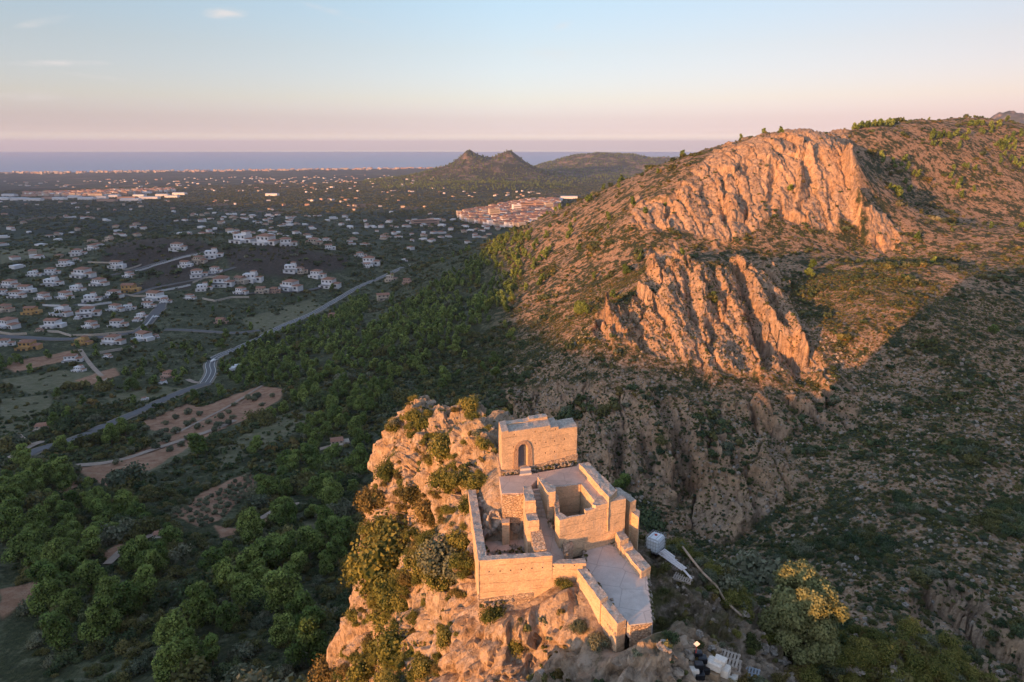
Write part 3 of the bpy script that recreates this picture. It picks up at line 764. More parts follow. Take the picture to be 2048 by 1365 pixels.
wall_o = obj('wall', bm_mesh(bm, 'tower_wall'), M_EARTH, tower)
# door recess
dx0, dx1 = 1.26, 1.96; dz0, dz1 = ZA+.33, ZA+2.05
rzt = math.atan2(ux.y, ux.x)
def tl3(x, y, z): p = FL + ux*x + uy*y; return (p.x, p.y, z)
# openings are built by replacing the front strip: arch cutter
bmc = bmesh.new()
n = 10; arch = [(dx0, dz0), (dx1, dz0)] + [((dx0+dx1)/2 + (dx1-dx0)/2*math.cos(t_), dz1-.35 + (dx1-dx0)/2*math.sin(t_)) for t_ in np.linspace(0, math.pi, n)]
fr_ = [bmc.verts.new(tl3(x, -.3, z)) for x, z in arch]; bk_ = [bmc.verts.new(tl3(x, .23, z)) for x, z in arch]
bmc.faces.new(fr_); bmc.faces.new(bk_[::-1])
for i in range(len(arch)): bmc.faces.new((fr_[i], bk_[i], bk_[(i+1) % len(arch)], fr_[(i+1) % len(arch)]))
bmesh.ops.recalc_face_normals(bmc, faces=bmc.faces)
holes = []
for X_, Y_ in [(352,190),(465,175),(525,168),(577,160),(348,257),(466,238),(525,232),(572,225),(627,215),(523,290),(572,283),(625,272),(585,118)]:
    d = ray(900+X_/2.73, 800+Y_/2.73); nrm = Vector((-uy.x, -uy.y, 0))
    t_ = (Vector((FL.x, FL.y, 0))-Vector((0, 0, CAMZ))).dot(nrm)/Vector(d).dot(nrm); P_ = Vector(d)*t_+Vector((0, 0, CAMZ))
    holes.append(((P_.x, P_.y, P_.z), (.10, .34, .10), rzt))
for c_, s_, rz_ in holes: add_box(bmc, c_, s_, Matrix.Rotation(rz_, 3, 'Z'))
me_c = bm_mesh(bmc, 'cut'); cuto = bpy.data.objects.new('cut', me_c); C.objects.link(cuto)
md = wall_o.modifiers.new('b', 'BOOLEAN'); md.operation = 'DIFFERENCE'; md.object = cuto; md.solver = 'EXACT'; md.use_self = True
dg = bpy.context.evaluated_depsgraph_get(); dg.update()
nm = bpy.data.meshes.new_from_object(wall_o.evaluated_get(dg)); wall_o.modifiers.clear(); wall_o.data = nm
bpy.data.objects.remove(cuto)
bm = bmesh.new(); pts_ = [bm.verts.new(tl3(x, .2, z)) for x, z in arch]; bm.faces.new(pts_)
bmesh.ops.solidify(bm, geom=bm.faces[:], thickness=.06)
dr = obj('door', bm_mesh(bm, 'door'), M_DOOR, tower)
bm = bmesh.new(); add_tube(bm, tl3(dx1-.1, .24, dz0+.95), tl3(dx1-.1, .24, dz0+1.1), .02); obj('handle', bm_mesh(bm, 'handle'), M_DOOR, dr)
# brick arch surround standing just proud of the wall
bm = bmesh.new()
cxm = (dx0+dx1)/2; rr0 = (dx1-dx0)/2+.03; rr1 = rr0+.26
ring = [(cxm+rr*math.cos(t_), dz1-.35+rr*math.sin(t_)) for rr in (rr0, rr1) for t_ in np.linspace(0, math.pi, 15)]
vs = [[bm.verts.new(tl3(x, -.018, z)) for x, z in ring[:15]], [bm.verts.new(tl3(x, -.018, z)) for x, z in ring[15:]]]
for i in range(14): bm.faces.new((vs[0][i], vs[1][i], vs[1][i+1], vs[0][i+1]))
for sx in (-1, 1):
    x0, x1 = cxm+sx*rr0, cxm+sx*rr1
    bm.faces.new([bm.verts.new(tl3(x, -.018, z)) for x, z in ((x0, ZA+.1), (x1+sx*.12, ZA+.1), (x1+sx*.05, dz1-.36), (x0, dz1-.36))])
bmesh.ops.recalc_face_normals(bm, faces=bm.faces)
bmesh.ops.solidify(bm, geom=bm.faces[:], thickness=.05)
obj('arch_surround', bm_mesh(bm, 'arch'), M_BRICK, tower)
bm = bmesh.new()
prism_bm([q(380,395,ZA+.3), q(446,388,ZA+.3), q(438,366,ZA+.3), q(384,370,ZA+.3)], ZA+.14, ZA-.2, .2, .01, 0, bm)
prism_bm([q(382,378,ZA+.3), q(442,372,ZA+.3), q(430,362,ZA+.3), q(384,366,ZA+.3)], ZA+.3, ZA-.2, .2, .01, 2, bm)
obj('doorstep', bm_mesh(bm, 'doorstep'), M_SLAB, tower)
# rough rubble foot of the tower
bm = prism_bm([tl(-.12, -.14), tl(.9, -.16), tl(1.1, -.06), tl(1.1, .1), tl(-.1, 2.5)], [257.85, 257.7, 257.62, 257.7, 258.0], 255.6, .15, .06, 5)
prism_bm([tl(2.2, -.1), tl(TW+.1, -.12), tl(TW+.1, .2), tl(2.2, .1)], [257.75, 258.0, 258.05, 257.8], 255.6, .15, .06, 8, bm)
obj('footing', bm_mesh(bm, 'footing'), M_RUB, tower)

def wall_thing(name, label, parts, m=None, rough=.04, cat='wall'):
    """parts: list of (pixel polygon at top height, top height, bottom height, part name, material)"""
    t_ = thing(name, label, cat)
    for i, (poly, zt, zb, pn, mm_) in enumerate(parts):
        z_ref = zt if not isinstance(zt, (list, tuple)) else None
        P_ = [q(x, y, zt if z_ref is not None else zt[j]) for j, (x, y) in enumerate(poly)]
        bm = prism_bm(P_, zt, zb+.003*i, .22, rough, len(name)+i*3.3)
        obj(pn, bm_mesh(bm, name+'_'+pn), mm_ or m or M_EARTH, t_)
    return t_
# upper platform around the cistern opening, in four slabs (paving)
plat = thing('platform', 'pink mortar platform in front of the tower door', 'platform')
pl = [([(268,420),(480,400),(486,425),(443,468),(402,511),(283,513)], 'paving'), ([(478,398),(690,362),(712,456),(566,468),(545,500),(497,430)], 'paving'),
      ([(690,362),(705,345),(875,548),(800,562),(712,456)], 'paving')]
for i, (poly, nme) in enumerate(pl):
    bm = prism_bm([q(x, y, ZA) for x, y in poly], ZA+.002*i, 256.75, .6, .006, 1.1*i)
    obj(nme, bm_mesh(bm, 'paving'), M_PAVE, plat)
bm = prism_bm([q(272,424,ZA), q(284,515,ZA), q(404,514,ZA), q(404,500,ZA), q(300,500,ZA), q(290,424,ZA)], ZA-.03, 255.3, .15, .05, 4)
obj('retaining_wall', bm_mesh(bm, 'ret'), M_RUB, plat)
# right parapet
wall_thing('parapet_wall', 'long straight parapet along the right edge of the platform', [
  ([(705,346),(755,340),(914,494),(868,532)], 258.05, 255.5, 'wall', None)])
wall_thing('outer_buttress_wall', 'narrow stepped buttress wall outside the right parapet', [
  ([(900,478),(925,478),(1017,546),(985,560)], 257.1, 251.5, 'wall', None), ([(985,585),(1005,580),(1037,608),(1030,640),(985,610)], 256.3, 251.2, 'buttress', None)])
# cistern building
cis = thing('cistern', 'open sunken cistern with thick rammed earth walls beside the stairs', 'cistern')
def ci(poly, zt, zb, nme, mm_=M_EARTH2, rough=.025):
    zr = 257.4 if nme == 'wall' and zt < 257.9 else zt
    bm = prism_bm([q(x, y, zr) for (x, y) in poly], zt, zb, .22, rough, len(cis.children)*2.7)
    return obj(nme, bm_mesh(bm, nme), mm_, cis)
ci([(600,640),(576,614),(605,600),(640,622),(736,604),(742,606)], 257.2, 254.2, 'wall')
ci([(741,607),(733,594),(785,582),(797,593)], 257.4, 254.2, 'wall')
ci([(796,593),(775,586),(800,556),(800,548),(915,510),(960,554)], 257.62, 254.2, 'wall')
ci([(566,468),(712,456),(712,462),(568,476)], 257.52, 253.6, 'lining', M_EARTH)
ci([(712,456),(722,452),(812,558),(800,563)], 257.53, 253.6, 'lining', M_EARTH)
ci([(478,418),(484,414),(547,476),(577,474),(577,500),(533,506)], 258.0, 254.6, 'wall')
ci([(560,510),(590,510),(600,610),(578,628)], 257.2, 253.7, 'lining', M_RUB, .05)
ci([(560,450),(730,440),(830,560),(600,640)], 254.0, 253.5, 'floor', plain_mat('cistern_mud', (.16,.13,.10)), .05)
ci([(600,700),(600,690),(900,640),(900,652)], 255.5, 254.0, 'footing', M_RUB, .05)
ci([(700,470),(725,468),(800,545),(790,560)], 256.3, 253.6, 'inner_rubble', M_RUB, .09)
# stairs and lower path
st = thing('stone_stairs', 'straight flight of stairs climbing to the platform', 'stairs')
a0, a1 = V2(q(442,468,ZA)), V2(q(492,462,ZA)); b0, b1 = V2(q(478,652,256.0)), V2(q(538,652,256.0))
ns = 8
for i in range(ns):
    f0, f1_ = i/ns, (i+1)/ns
    P_ = [a0.lerp(b0, f0), a1.lerp(b1, f0), a1.lerp(b1, f1_), a0.lerp(b0, f1_)]
    bm = prism_bm([(p.x, p.y) for p in P_], ZA-.1-(ZA-256.1)*f1_, 254.5, .3, .015, i)
    obj('step', bm_mesh(bm, 'step'), M_PAVE, st)
pw = thing('ramp', 'smooth mortar ramp descending from the stairs to the front wall', 'ramp')
P4 = [(478,652,256.0), (540,650,256.0), (640,862,254.85), (600,905,254.85), (552,905,254.85), (510,780,255.3)]
bm = prism_bm([q(*p) for p in P4], [p[2] for p in P4], 253.6, .5, .012, 2)
obj('paving', bm_mesh(bm, 'ramp'), M_PAVE, pw)
wall_thing('stair_wall', 'stepped stone wall on the left of the stairs', [
  ([(400,472),(440,465),(470,548),(410,552)], 257.95, 254.2, 'wall', M_EARTH2),
  ([(412,618),(468,612),(487,656),(425,662)], 257.05, 254.0, 'wall', M_EARTH2),
  ([(428,664),(486,658),(528,815),(462,822)], [256.5,256.5,255.9,255.9], 253.6, 'wall', M_RUB)])
wall_thing('ramp_wall', 'short stone wall along the right of the ramp below the cistern', [
  ([(576,690),(600,690),(655,752),(620,772)], [256.2,256.2,255.6,255.6], 253.4, 'wall', M_RUB),
  ([(612,775),(665,762),(674,795),(627,830)], 255.45, 253.2, 'wall', M_RUB)])
# court
court = thing('courtyard', 'small sunken courtyard floor in shade behind the left wall', 'courtyard')
bm = prism_bm([q(*p, 254.15) for p in [(150,640),(400,640),(470,840),(200,900)]], 254.15, 253.3, .5, .02, 1)
obj('paving', bm_mesh(bm, 'court'), M_PAVE, court)
lw = wall_thing('perimeter_wall', 'tall left perimeter wall running from the courtyard corner towards the rocks', [
  ([(99,492),(140,490),(200,850),(156,880)], 255.82, 252.2, 'wall', M_EARTH),
  ([(97,500),(99,492),(158,880),(152,890)], 252.9, 251.0, 'footing', M_RUB)])
fw = thing('front_wall', 'front rammed earth wall with a row of putlog holes above the cliff', 'wall')
bm = prism_bm([q(*p, 255.8) for p in [(157,879),(200,851),(545,828),(559,851)]], 255.8, 252.55, .22, .02, 5)
fo = obj('wall', bm_mesh(bm, 'fw'), M_EARTH, fw)
wa, wb = V2(q(157,879,255.8)), V2(q(559,851,255.8)); fdir = (wb-wa).normalized(); fz = math.atan2(fdir.y, fdir.x)
bm = prism_bm([q(*p, 255.2) for p in [(556,896),(590,872),(738,862),(744,892),(556,897)][:4]], 255.2, 252.6, .22, .02, 6)
fo2 = obj('wall', bm_mesh(bm, 'fw2'), M_EARTH, fw)
def on_front(X_, Y_):
    d = Vector(ray(900+X_/2.73, 800+Y_/2.73)); nrm = Vector((fdir.y, -fdir.x, 0)); o_ = Vector((wa.x, wa.y, 0))
    t_ = (o_-Vector((0, 0, CAMZ))).dot(nrm)/d.dot(nrm); return d*t_+Vector((0, 0, CAMZ))
cut_boxes(fo, [((*on_front(x, y)[:],), (.09, .3, .09), fz) for x, y in [(214,939),(274,936),(332,931),(390,926),(448,921),(505,916)]])
cut_boxes(fo2, [((*on_front(x, y)[:],), (.09, .3, .09), fz) for x, y in [(565,911),(621,906),(679,901)]])
f0 = [(x-fdir.y*-.02, y) for x, y in []]
nrm2 = Vector((fdir.y, -fdir.x))
pa, pb = wa - fdir*.05 + nrm2*.06, wa + fdir*3.3 + nrm2*.05
bm = prism_bm([(pa.x, pa.y), (pb.x, pb.y), (pb.x-nrm2.x*.5, pb.y-nrm2.y*.5), (pa.x-nrm2.x*.5, pa.y-nrm2.y*.5)], [253.1, 253.3, 253.3, 253.1], 250.9, .16, .06, 3)
obj('footing', bm_mesh(bm, 'fwf'), M_RUB, fw)
pil = thing('courtyard_pillar', 'slim square pillar standing in the courtyard', 'pillar')
bm = prism_bm([q(*p, 255.75) for p in [(282,652),(327,650),(324,674),(285,678)]], 255.8, 254.0, .15, .012, 9)
obj('shaft', bm_mesh(bm, 'pillar'), M_EARTH2, pil)
# lower terrace
ter = [(735,812),(790,800),(905,790),(1000,880),(1068,950)]
zig = []
for i in range(9):
    f = i/9; x = 1068+(1100-1068)*f; y = 950+(1215-950)*f
    zig += [(x, y), (x+12, y+26)]
tp = ter + zig + [(1101,1216),(985,1228),(860,1100),(745,930),(735,870)]
lt = thing('terrace', 'large pale concrete terrace with a sawtooth right edge', 'terrace')
bm = prism_bm([q(x, y, 254.45) for x, y in tp], 254.45, 253.55, 0, 0, 1)
obj('slab', bm_mesh(bm, 'slab'), M_SLAB, lt)
bm = prism_bm([q(x, y, 254.45) for x, y in [(1068,955),(1103,1218),(985,1232),(990,1215),(1085,1200),(1055,960)]], 254.42, 252.4, .2, .04, 1)
obj('footing', bm_mesh(bm, 'slabf'), M_RUB, lt)
wall_thing('terrace_wall', 'low wall stepping down the left side of the pale terrace', [
  ([(694,925),(746,921),(862,1070),(820,1095)], [255.05,255.05,254.98,254.98], 252.2, 'wall', M_EARTH2),
  ([(820,1104),(862,1082),(961,1200),(914,1222)], [254.72,254.72,254.68,254.68], 251.4, 'wall', M_EARTH2)])
wall_thing('terrace_side_wall', 'stepped stone wall along the right of the pale terrace', [
  ([(905,722),(945,712),(975,755),(930,770)], 255.5, 252.4, 'wall', M_EARTH2),
  ([(925,776),(985,766),(1000,800),(950,815)], 255.15, 252.4, 'wall', M_EARTH2),
  ([(945,815),(998,800),(1096,910),(1045,938)], 254.95, 252.3, 'wall', M_EARTH2)])

# ------------------------------------------------------------------ ground lookups
bpy.context.view_layer.update()
lrr = np.log(rr); Zg = terr_Z = Z
def terrain_at(x, y):
    a = np.arctan2(x, y); r = np.log(np.hypot(x, y))
    i = np.interp(a, az, np.arange(len(az))); j = np.interp(r, lrr, np.arange(len(rr)))
    i0 = np.minimum(i.astype(int), len(az)-2); j0 = np.minimum(j.astype(int), len(rr)-2); fi = i-i0; fj = j-j0
    return (Zg[j0, i0]*(1-fi)+Zg[j0, i0+1]*fi)*(1-fj) + (Zg[j0+1, i0]*(1-fi)+Zg[j0+1, i0+1]*fi)*fj
def crag_at(x, y):
    i = (x-gx[0])/.14; j = (y-gy[0])/.15
    ok = (i > 0) & (j > 0) & (i < len(gx)-2) & (j < len(gy)-2)
    i0 = np.clip(i, 0, len(gx)-2).astype(int); j0 = np.clip(j, 0, len(gy)-2).astype(int)
    return np.where(ok, cz[j0, i0], -99)
def ground(x, y):
    x = np.atleast_1d(np.asarray(x, float)); y = np.atleast_1d(np.asarray(y, float))
    return np.maximum(terrain_at(x, y), crag_at(x, y))
def hit(u, v, t0=30, t1=9000):
    """world point of the ground seen at a pixel of the photograph"""
    d = ray(u, v)
    if t0 < 200:
        dn = Vector(d).normalized(); ok_, co_, n_, i_ = crag.ray_cast(Vector((0, 0, CAMZ)), dn, distance=170)
        if ok_ and co_.z > 200: return np.array(co_), co_.length and (Vector(co_)-Vector((0, 0, CAMZ))).length/Vector(d).length
    ts = np.geomspace(t0, t1, 2500)
    g = ground(d[0]*ts, d[1]*ts); z = CAMZ + d[2]*ts
    b = np.nonzero(z < g)[0]
    if not len(b): return None
    i = b[0]; t = ts[i]
    if i:
        a0 = z[i-1]-g[i-1]; a1 = z[i]-g[i]; t = ts[i-1] + (ts[i]-ts[i-1])*a0/(a0-a1)
    p = d*t; x, y = p[0], p[1]
    return np.array([x, y, ground(x, y)[0]]), t
def visible(x, y, z):
    """rough test that the camera sees points (arrays) a little above the ground"""
    ok = np.ones(len(x), bool)
    for f in np.concatenate([np.linspace(.08, .3, 12), np.linspace(.32, .98, 60)]):
        g = ground(x*f, y*f); ok &= (CAMZ + (z-CAMZ)*f) > g-.3
    return ok

USED = {}
def uniq(lab, sub=('smaller', 'paler', 'darker', 'lower', 'hindmost', 'nearer', 'tucked-in', 'outlying')):
    k_ = USED.get(lab, 0); USED[lab] = k_+1
    return lab if not k_ else '%s %s' % (sub[(k_-1) % len(sub)], lab)
# ------------------------------------------------------------------ foliage
def leaf_mat(name, dark, light, hue=None, rough=.75):
    m, nt, b = mat(name); k = NT(nt)
    at = k.attr('tone')
    oi = nt.nodes.new('ShaderNodeObjectInfo')
    c = k.ramp(at, [(0, dark), (1, light)])
    v_ = k.map(oi.outputs['Random'], 0, 1, .72, 1.28)
    cc = nt.nodes.new('ShaderNodeCombineColor'); 
    for i in range(3): nt.links.new(v_ if i != 0 else k.map(oi.outputs['Random'], 0, 1, .62, 1.38), cc.inputs[i])
    c = k.mix(1, c, cc.outputs[0], 'MULTIPLY')
    nt.links.new(c, b.inputs['Base Color']); b.inputs['Roughness'].default_value = rough; b.inputs['Specular IOR Level'].default_value = .1
    tr = nt.nodes.new('ShaderNodeBsdfTranslucent'); nt.links.new(c, tr.inputs[0])
    mx = nt.nodes.new('ShaderNodeMixShader'); mx.inputs[0].default_value = .18
    o = [n for n in nt.nodes if n.type == 'OUTPUT_MATERIAL'][0]
    nt.links.new(b.outputs[0], mx.inputs[1]); nt.links.new(tr.outputs[0], mx.inputs[2]); nt.links.new(mx.outputs[0], o.inputs[0])
    return m
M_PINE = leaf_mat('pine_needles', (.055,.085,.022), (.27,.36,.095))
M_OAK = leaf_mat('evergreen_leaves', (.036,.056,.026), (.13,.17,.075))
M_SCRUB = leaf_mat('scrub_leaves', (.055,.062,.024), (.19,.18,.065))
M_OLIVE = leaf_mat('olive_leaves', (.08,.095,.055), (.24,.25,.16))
M_DRY = leaf_mat('dry_scrub', (.10,.08,.03), (.26,.20,.07))
M_CRAGL = leaf_mat('sunlit_scrub_leaves', (.07,.085,.022), (.27,.25,.07))  # yellow-green foliage of the crag shrubs
M_BARK = plain_mat('bark', (.14,.10,.075), .9)
def leaves_np(lobes, n, size, seed, shell=(.78, 1.06), up=.25, elong=1.0):
    g = np.random.default_rng(seed); Lb = np.array(lobes, float)
    wgt = (Lb[:, 3]*Lb[:, 4]+Lb[:, 3]*Lb[:, 5]); k = g.choice(len(Lb), n, p=wgt/wgt.sum())
    d = g.normal(size=(n, 3)); d[:, 2] += up; d /= np.linalg.norm(d, axis=1)[:, None]
    r = g.uniform(shell[0], shell[1], n)
    lump = 1 + .16*np.sin(d[:, 0]*5+k)*np.cos(d[:, 1]*6+k*2) 
    p = Lb[k, :3] + d*Lb[k, 3:6]*(r*lump)[:, None]
    # drop leaves deep inside another lobe
    keep = np.ones(n, bool)
    for L_ in Lb:
        q_ = (p-L_[:3])/L_[3:6]; keep &= (q_**2).sum(1) > .45
    p, d, k = p[keep], d[keep], k[keep]; n = len(p)
    nn_ = d + g.normal(size=(n, 3))*.55; nn_ /= np.linalg.norm(nn_, axis=1)[:, None]
    t = np.cross(nn_, g.normal(size=(n, 3))); t /= np.linalg.norm(t, axis=1)[:, None]; b = np.cross(nn_, t)
    s_ = size*g.uniform(.6, 1.35, n)[:, None]
    q4 = np.stack([p - t*s_ - b*s_*.6*elong, p + t*s_*.9 - b*s_*.5, p + t*s_*.7 + b*s_*elong, p - t*s_*.6 + b*s_*.75], 1)
    lt = g.uniform(0, 1, len(Lb)); tone = np.clip(.5*g.uniform(0, 1, n)+.35*lt[k]+.15*(d[:, 2]*.5+.5), 0, 1)
    return q4.reshape(-1, 3), np.arange(n*4).reshape(n, 4), np.repeat(tone, 4)
def foliage_mesh(name, lobes, n, size, seed, m, core=.74, **kw):
    V_, F_, T_ = leaves_np(lobes, n, size, seed, **kw)
    V_ = list(map(tuple, V_)); F_ = [tuple(f) for f in F_]; T_ = list(T_)
    bm = bmesh.new()
    for L_ in lobes:
        r = bmesh.ops.create_icosphere(bm, subdivisions=1, radius=1)['verts']
        for v_ in r: v_.co = Vector((L_[0]+v_.co.x*L_[3]*core, L_[1]+v_.co.y*L_[4]*core, L_[2]+v_.co.z*L_[5]*core))
    o_ = len(V_); V_ += [tuple(v_.co) for v_ in bm.verts]; F_ += [tuple(v_.index+o_ for v_ in f.verts) for f in bm.faces]; T_ += [0.0]*len(bm.verts); bm.free()
    me = bpy.data.meshes.new(name); me.from_pydata(V_, [], F_); me.materials.append(m)
    a = me.attributes.new('tone', 'FLOAT', 'POINT'); a.data.foreach_set('value', np.array(T_, np.float32))
    me.update(); return me
def trunk_mesh(name, h, r, limbs, seed, m=None):
    bm = bmesh.new(); g = random.Random(seed); p = Vector((0, 0, -.15*h))
    k_ = 4
    for i in range(k_):
        n_ = Vector((g.uniform(-.04, .04)*h, g.uniform(-.04, .04)*h, h*(i+1)/k_)); add_tube(bm, p, n_, r*(1-.16*i), r*(1-.16*(i+1)), 6); p = n_
        if i >= 1:
            for j in range(limbs):
                a_ = g.uniform(0, 6.28); e = p + Vector((math.cos(a_)*h*.28, math.sin(a_)*h*.28, h*g.uniform(.1, .22))); add_tube(bm, p, e, r*.4, r*.12, 4)
    me = bm_mesh(bm, name, True); me.materials.append(m or M_BARK); return me
def lobes_pine(seed, k_=9, wide=.3):
    g = random.Random(seed); L_ = []
    for i in range(k_):
        z = .30 + .62*(i/(k_-1)); rad = wide*(1-abs(z-.45)*1.05)*g.uniform(.55, .95); a_ = g.uniform(0, 6.28) + i*2.4
        s_ = g.uniform(.15, .22)*(1.18-z*.5)
        L_.append((math.cos(a_)*rad, math.sin(a_)*rad, z-.05, s_, s_, s_*.95))
    L_.append((0, 0, .52, .2, .2, .3)); L_.append((0, 0, .84, .12, .12, .14)); return L_
def lobes_bush(seed, k_=6, flat=.6):
    g = random.Random(seed); L_ = []
    for i in range(k_):
        a_ = g.uniform(0, 6.28); r = g.uniform(.05, .38); s_ = g.uniform(.10, .26)
        L_.append((math.cos(a_)*r, math.sin(a_)*r, flat*g.uniform(.22, .5), s_, s_, s_*flat*1.3))
    return L_
PINES = []
for i in range(5):
    lb = lobes_pine(50+i, 9+i % 3, .30+.02*i)
    PINES.append((foliage_mesh('pine_crown', lb, 3000, .021, i, M_PINE, core=.76), trunk_mesh('pine_trunk', .5, .022, 2, i)))
PINE_LO = [foliage_mesh('pine_small', lobes_pine(70+i, 7), 230, .07, i, M_PINE, core=.8) for i in range(4)]
BUSH = [foliage_mesh('bush', lobes_bush(i, 11), 900, .036, i, mm_, core=.62, shell=(.7, 1.28)) for i, mm_ in enumerate([M_OAK, M_SCRUB, M_OAK, M_OLIVE, M_SCRUB, M_DRY])]
BUSH_LO = [foliage_mesh('bush_small', lobes_bush(20+i, 4), 80, .10, i, mm_, core=.8) for i, mm_ in enumerate([M_OAK, M_SCRUB, M_OAK, M_OLIVE, M_SCRUB, M_OAK, M_DRY])]
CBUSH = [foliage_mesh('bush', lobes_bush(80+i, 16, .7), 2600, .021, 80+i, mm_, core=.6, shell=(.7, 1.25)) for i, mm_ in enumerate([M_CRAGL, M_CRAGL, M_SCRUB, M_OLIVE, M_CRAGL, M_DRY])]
TUFT = [foliage_mesh('tuft', [(0, 0, .15, .4, .4, .3)], 26, .2, 5+i, mm_, core=.5, elong=1.6) for i, mm_ in enumerate([M_DRY, M_SCRUB, M_SCRUB])]
OLIVES = [(foliage_mesh('olive_crown', lobes_bush(40+i, 7, .75), 500, .045, i, M_OLIVE, core=.65), trunk_mesh('olive_trunk', .35, .04, 2, 9+i)) for i in range(2)]

def gn_scatter(name, meshes, P, S, ROT, IDX, label=None, cat=None, sz=None):
    """one object that carries a whole uncountable growth of plants"""
    lib = bpy.data.collections.new(name+'_kinds')
    for i, me in enumerate(meshes):
        lib.objects.link(bpy.data.objects.new('%s_%02d' % (name, i), me))
    n = len(P); pm = bpy.data.meshes.new(name); pm.vertices.add(n); pm.vertices.foreach_set('co', np.asarray(P, np.float32).ravel())
    for nme, arr, ty in (('s', S, 'FLOAT'), ('sy', sz if sz is not None else S, 'FLOAT'), ('r', ROT, 'FLOAT'), ('k', IDX, 'INT')):
        a = pm.attributes.new(nme, ty, 'POINT'); a.data.foreach_set('value', np.asarray(arr, np.float32 if ty == 'FLOAT' else np.int32))
    o = bpy.data.objects.new(name, pm); C.objects.link(o); o['kind'] = 'stuff'
    ng = bpy.data.node_groups.new(name, 'GeometryNodeTree')
    ng.interface.new_socket('Geometry', in_out='INPUT', socket_type='NodeSocketGeometry'); ng.interface.new_socket('Geometry', in_out='OUTPUT', socket_type='NodeSocketGeometry')
    gi = ng.nodes.new('NodeGroupInput'); go = ng.nodes.new('NodeGroupOutput'); iop = ng.nodes.new('GeometryNodeInstanceOnPoints')
    ci_ = ng.nodes.new('GeometryNodeCollectionInfo'); ci_.inputs['Collection'].default_value = lib; ci_.inputs['Separate Children'].default_value = True; ci_.inputs['Reset Children'].default_value = True
    def at(nme, dt):
        a = ng.nodes.new('GeometryNodeInputNamedAttribute'); a.data_type = dt; a.inputs[0].default_value = nme; return a.outputs[0]
    cx_ = ng.nodes.new('ShaderNodeCombineXYZ'); cr = ng.nodes.new('ShaderNodeCombineXYZ'); l = ng.links.new
    sa = at('s', 'FLOAT'); l(sa, cx_.inputs[0]); l(sa, cx_.inputs[1]); l(at('sy', 'FLOAT'), cx_.inputs[2]); l(at('r', 'FLOAT'), cr.inputs[2])
    l(gi.outputs[0], iop.inputs['Points']); l(ci_.outputs[0], iop.inputs['Instance']); iop.inputs['Pick Instance'].default_value = True
    l(at('k', 'INT'), iop.inputs['Instance Index']); l(cr.outputs[0], iop.inputs['Rotation']); l(cx_.outputs[0], iop.inputs['Scale']); l(iop.outputs[0], go.inputs[0])
    md = o.modifiers.new('scatter', 'NODES'); md.node_group = ng
    return o
def sector(n, r0, r1, a0, a1):
    r = np.sqrt(rng.uniform(r0*r0, r1*r1, n)); a = rng.uniform(R(a0), R(a1), n)
    return r*np.sin(a), r*np.cos(a)
def polys(u, v, ps):
    m_ = np.zeros(u.shape, bool)
    for p in ps: m_ |= in_poly(u, v, p)
    return m_
def noise01(x, y, sc_, seed=0.): return fbm(x/sc_, y/sc_, x*0+seed, 3)

ROADS = {  # pixel polylines of the photograph with widths in metres
 'main_road': ([(410,768),(425,745),(417,728),(440,712),(470,700),(510,683),(560,655),(620,632),(665,605),(700,585),(740,565),(790,545),(833,527)], 6.8),
 'lower_road': ([(-40,935),(30,925),(80,900),(150,882),(230,845),(300,815),(360,787),(420,768)], 6),
 'village_street': ([(-30,672),(60,677),(140,680),(200,676),(265,668),(290,655),(310,630),(325,617)], 7),
 'hill_street': ([(150,612),(200,598),(270,590),(300,578),(350,568),(395,560),(440,545),(470,535)], 5),
 'upper_street': ([(170,560),(220,552),(270,540),(320,525),(365,513),(415,503)], 5),
 'lane': ([(325,617),(330,600),(295,640)], 4),
 'country_lane': ([(330,660),(400,663),(470,668),(520,662)], 5),
 'ridge_street': ([(470,590),(540,585),(590,585),(640,578),(660,565)], 5),
}
ROAD_W = {}
for nme, (pl_, wd) in ROADS.items():
    W_ = []
    for u, v in pl_:
        h_ = hit(max(u, -40), v, 100)
        if h_: W_.append(h_[0][:2])
    # resample smoothly
    W_ = np.array(W_); 
    for _ in range(3):
        N_ = [W_[0]]
        for i in range(len(W_)-1): N_ += [W_[i]*.75+W_[i+1]*.25, W_[i]*.25+W_[i+1]*.75]
        W_ = np.array(N_ + [W_[-1]])
    ROAD_W[nme] = (W_, wd)
TRACKS = [([(140,935),(230,927),(330,892),(420,864),(470,842)], 3.0), ([(350,868),(430,828),(525,773)], 1.6), ([(20,918),(60,893),(90,884)], 4), ([(35,872),(62,893)], 3), ([(420,760),(395,768),(375,760)], 3), ([(160,700),(180,730),(215,765)], 3),
          ([(600,1010),(560,1018),(520,1040)], 2), ([(215,1130),(260,1090),(330,1060)], 2.2), ([(640,900),(700,885)], 2.5)]
for i_, (pl_, wd) in enumerate(TRACKS):
    W_ = np.array([hit(u, v, 100)[0][:2] for u, v in pl_])
    for _ in range(3):
        N_ = [W_[0]]
        for i in range(len(W_)-1): N_ += [W_[i]*.75+W_[i+1]*.25, W_[i]*.25+W_[i+1]*.75]
        W_ = np.array(N_ + [W_[-1]])
    ROAD_W['track%d' % i_] = (W_, wd)
def road_clear(x, y, extra=3):
    ok = np.ones(x.shape, bool)
    for W_, wd in ROAD_W.values():
        for i in range(0, len(W_)-1, 2):
            a_, b_ = W_[i], W_[min(i+2, len(W_)-1)]; d_ = b_-a_; l2 = (d_**2).sum()+1e-6
            t = np.clip(((x-a_[0])*d_[0]+(y-a_[1])*d_[1])/l2, 0, 1)
            ok &= np.hypot(x-a_[0]-t*d_[0], y-a_[1]-t*d_[1]) > wd/2+extra
    return ok
M_ASPH = plain_mat('asphalt', (.12,.12,.125), .85, var=.12, scale=.3); M_TRACK = plain_mat('pale_track', (.22,.19,.15), .95, var=.15, scale=.3)
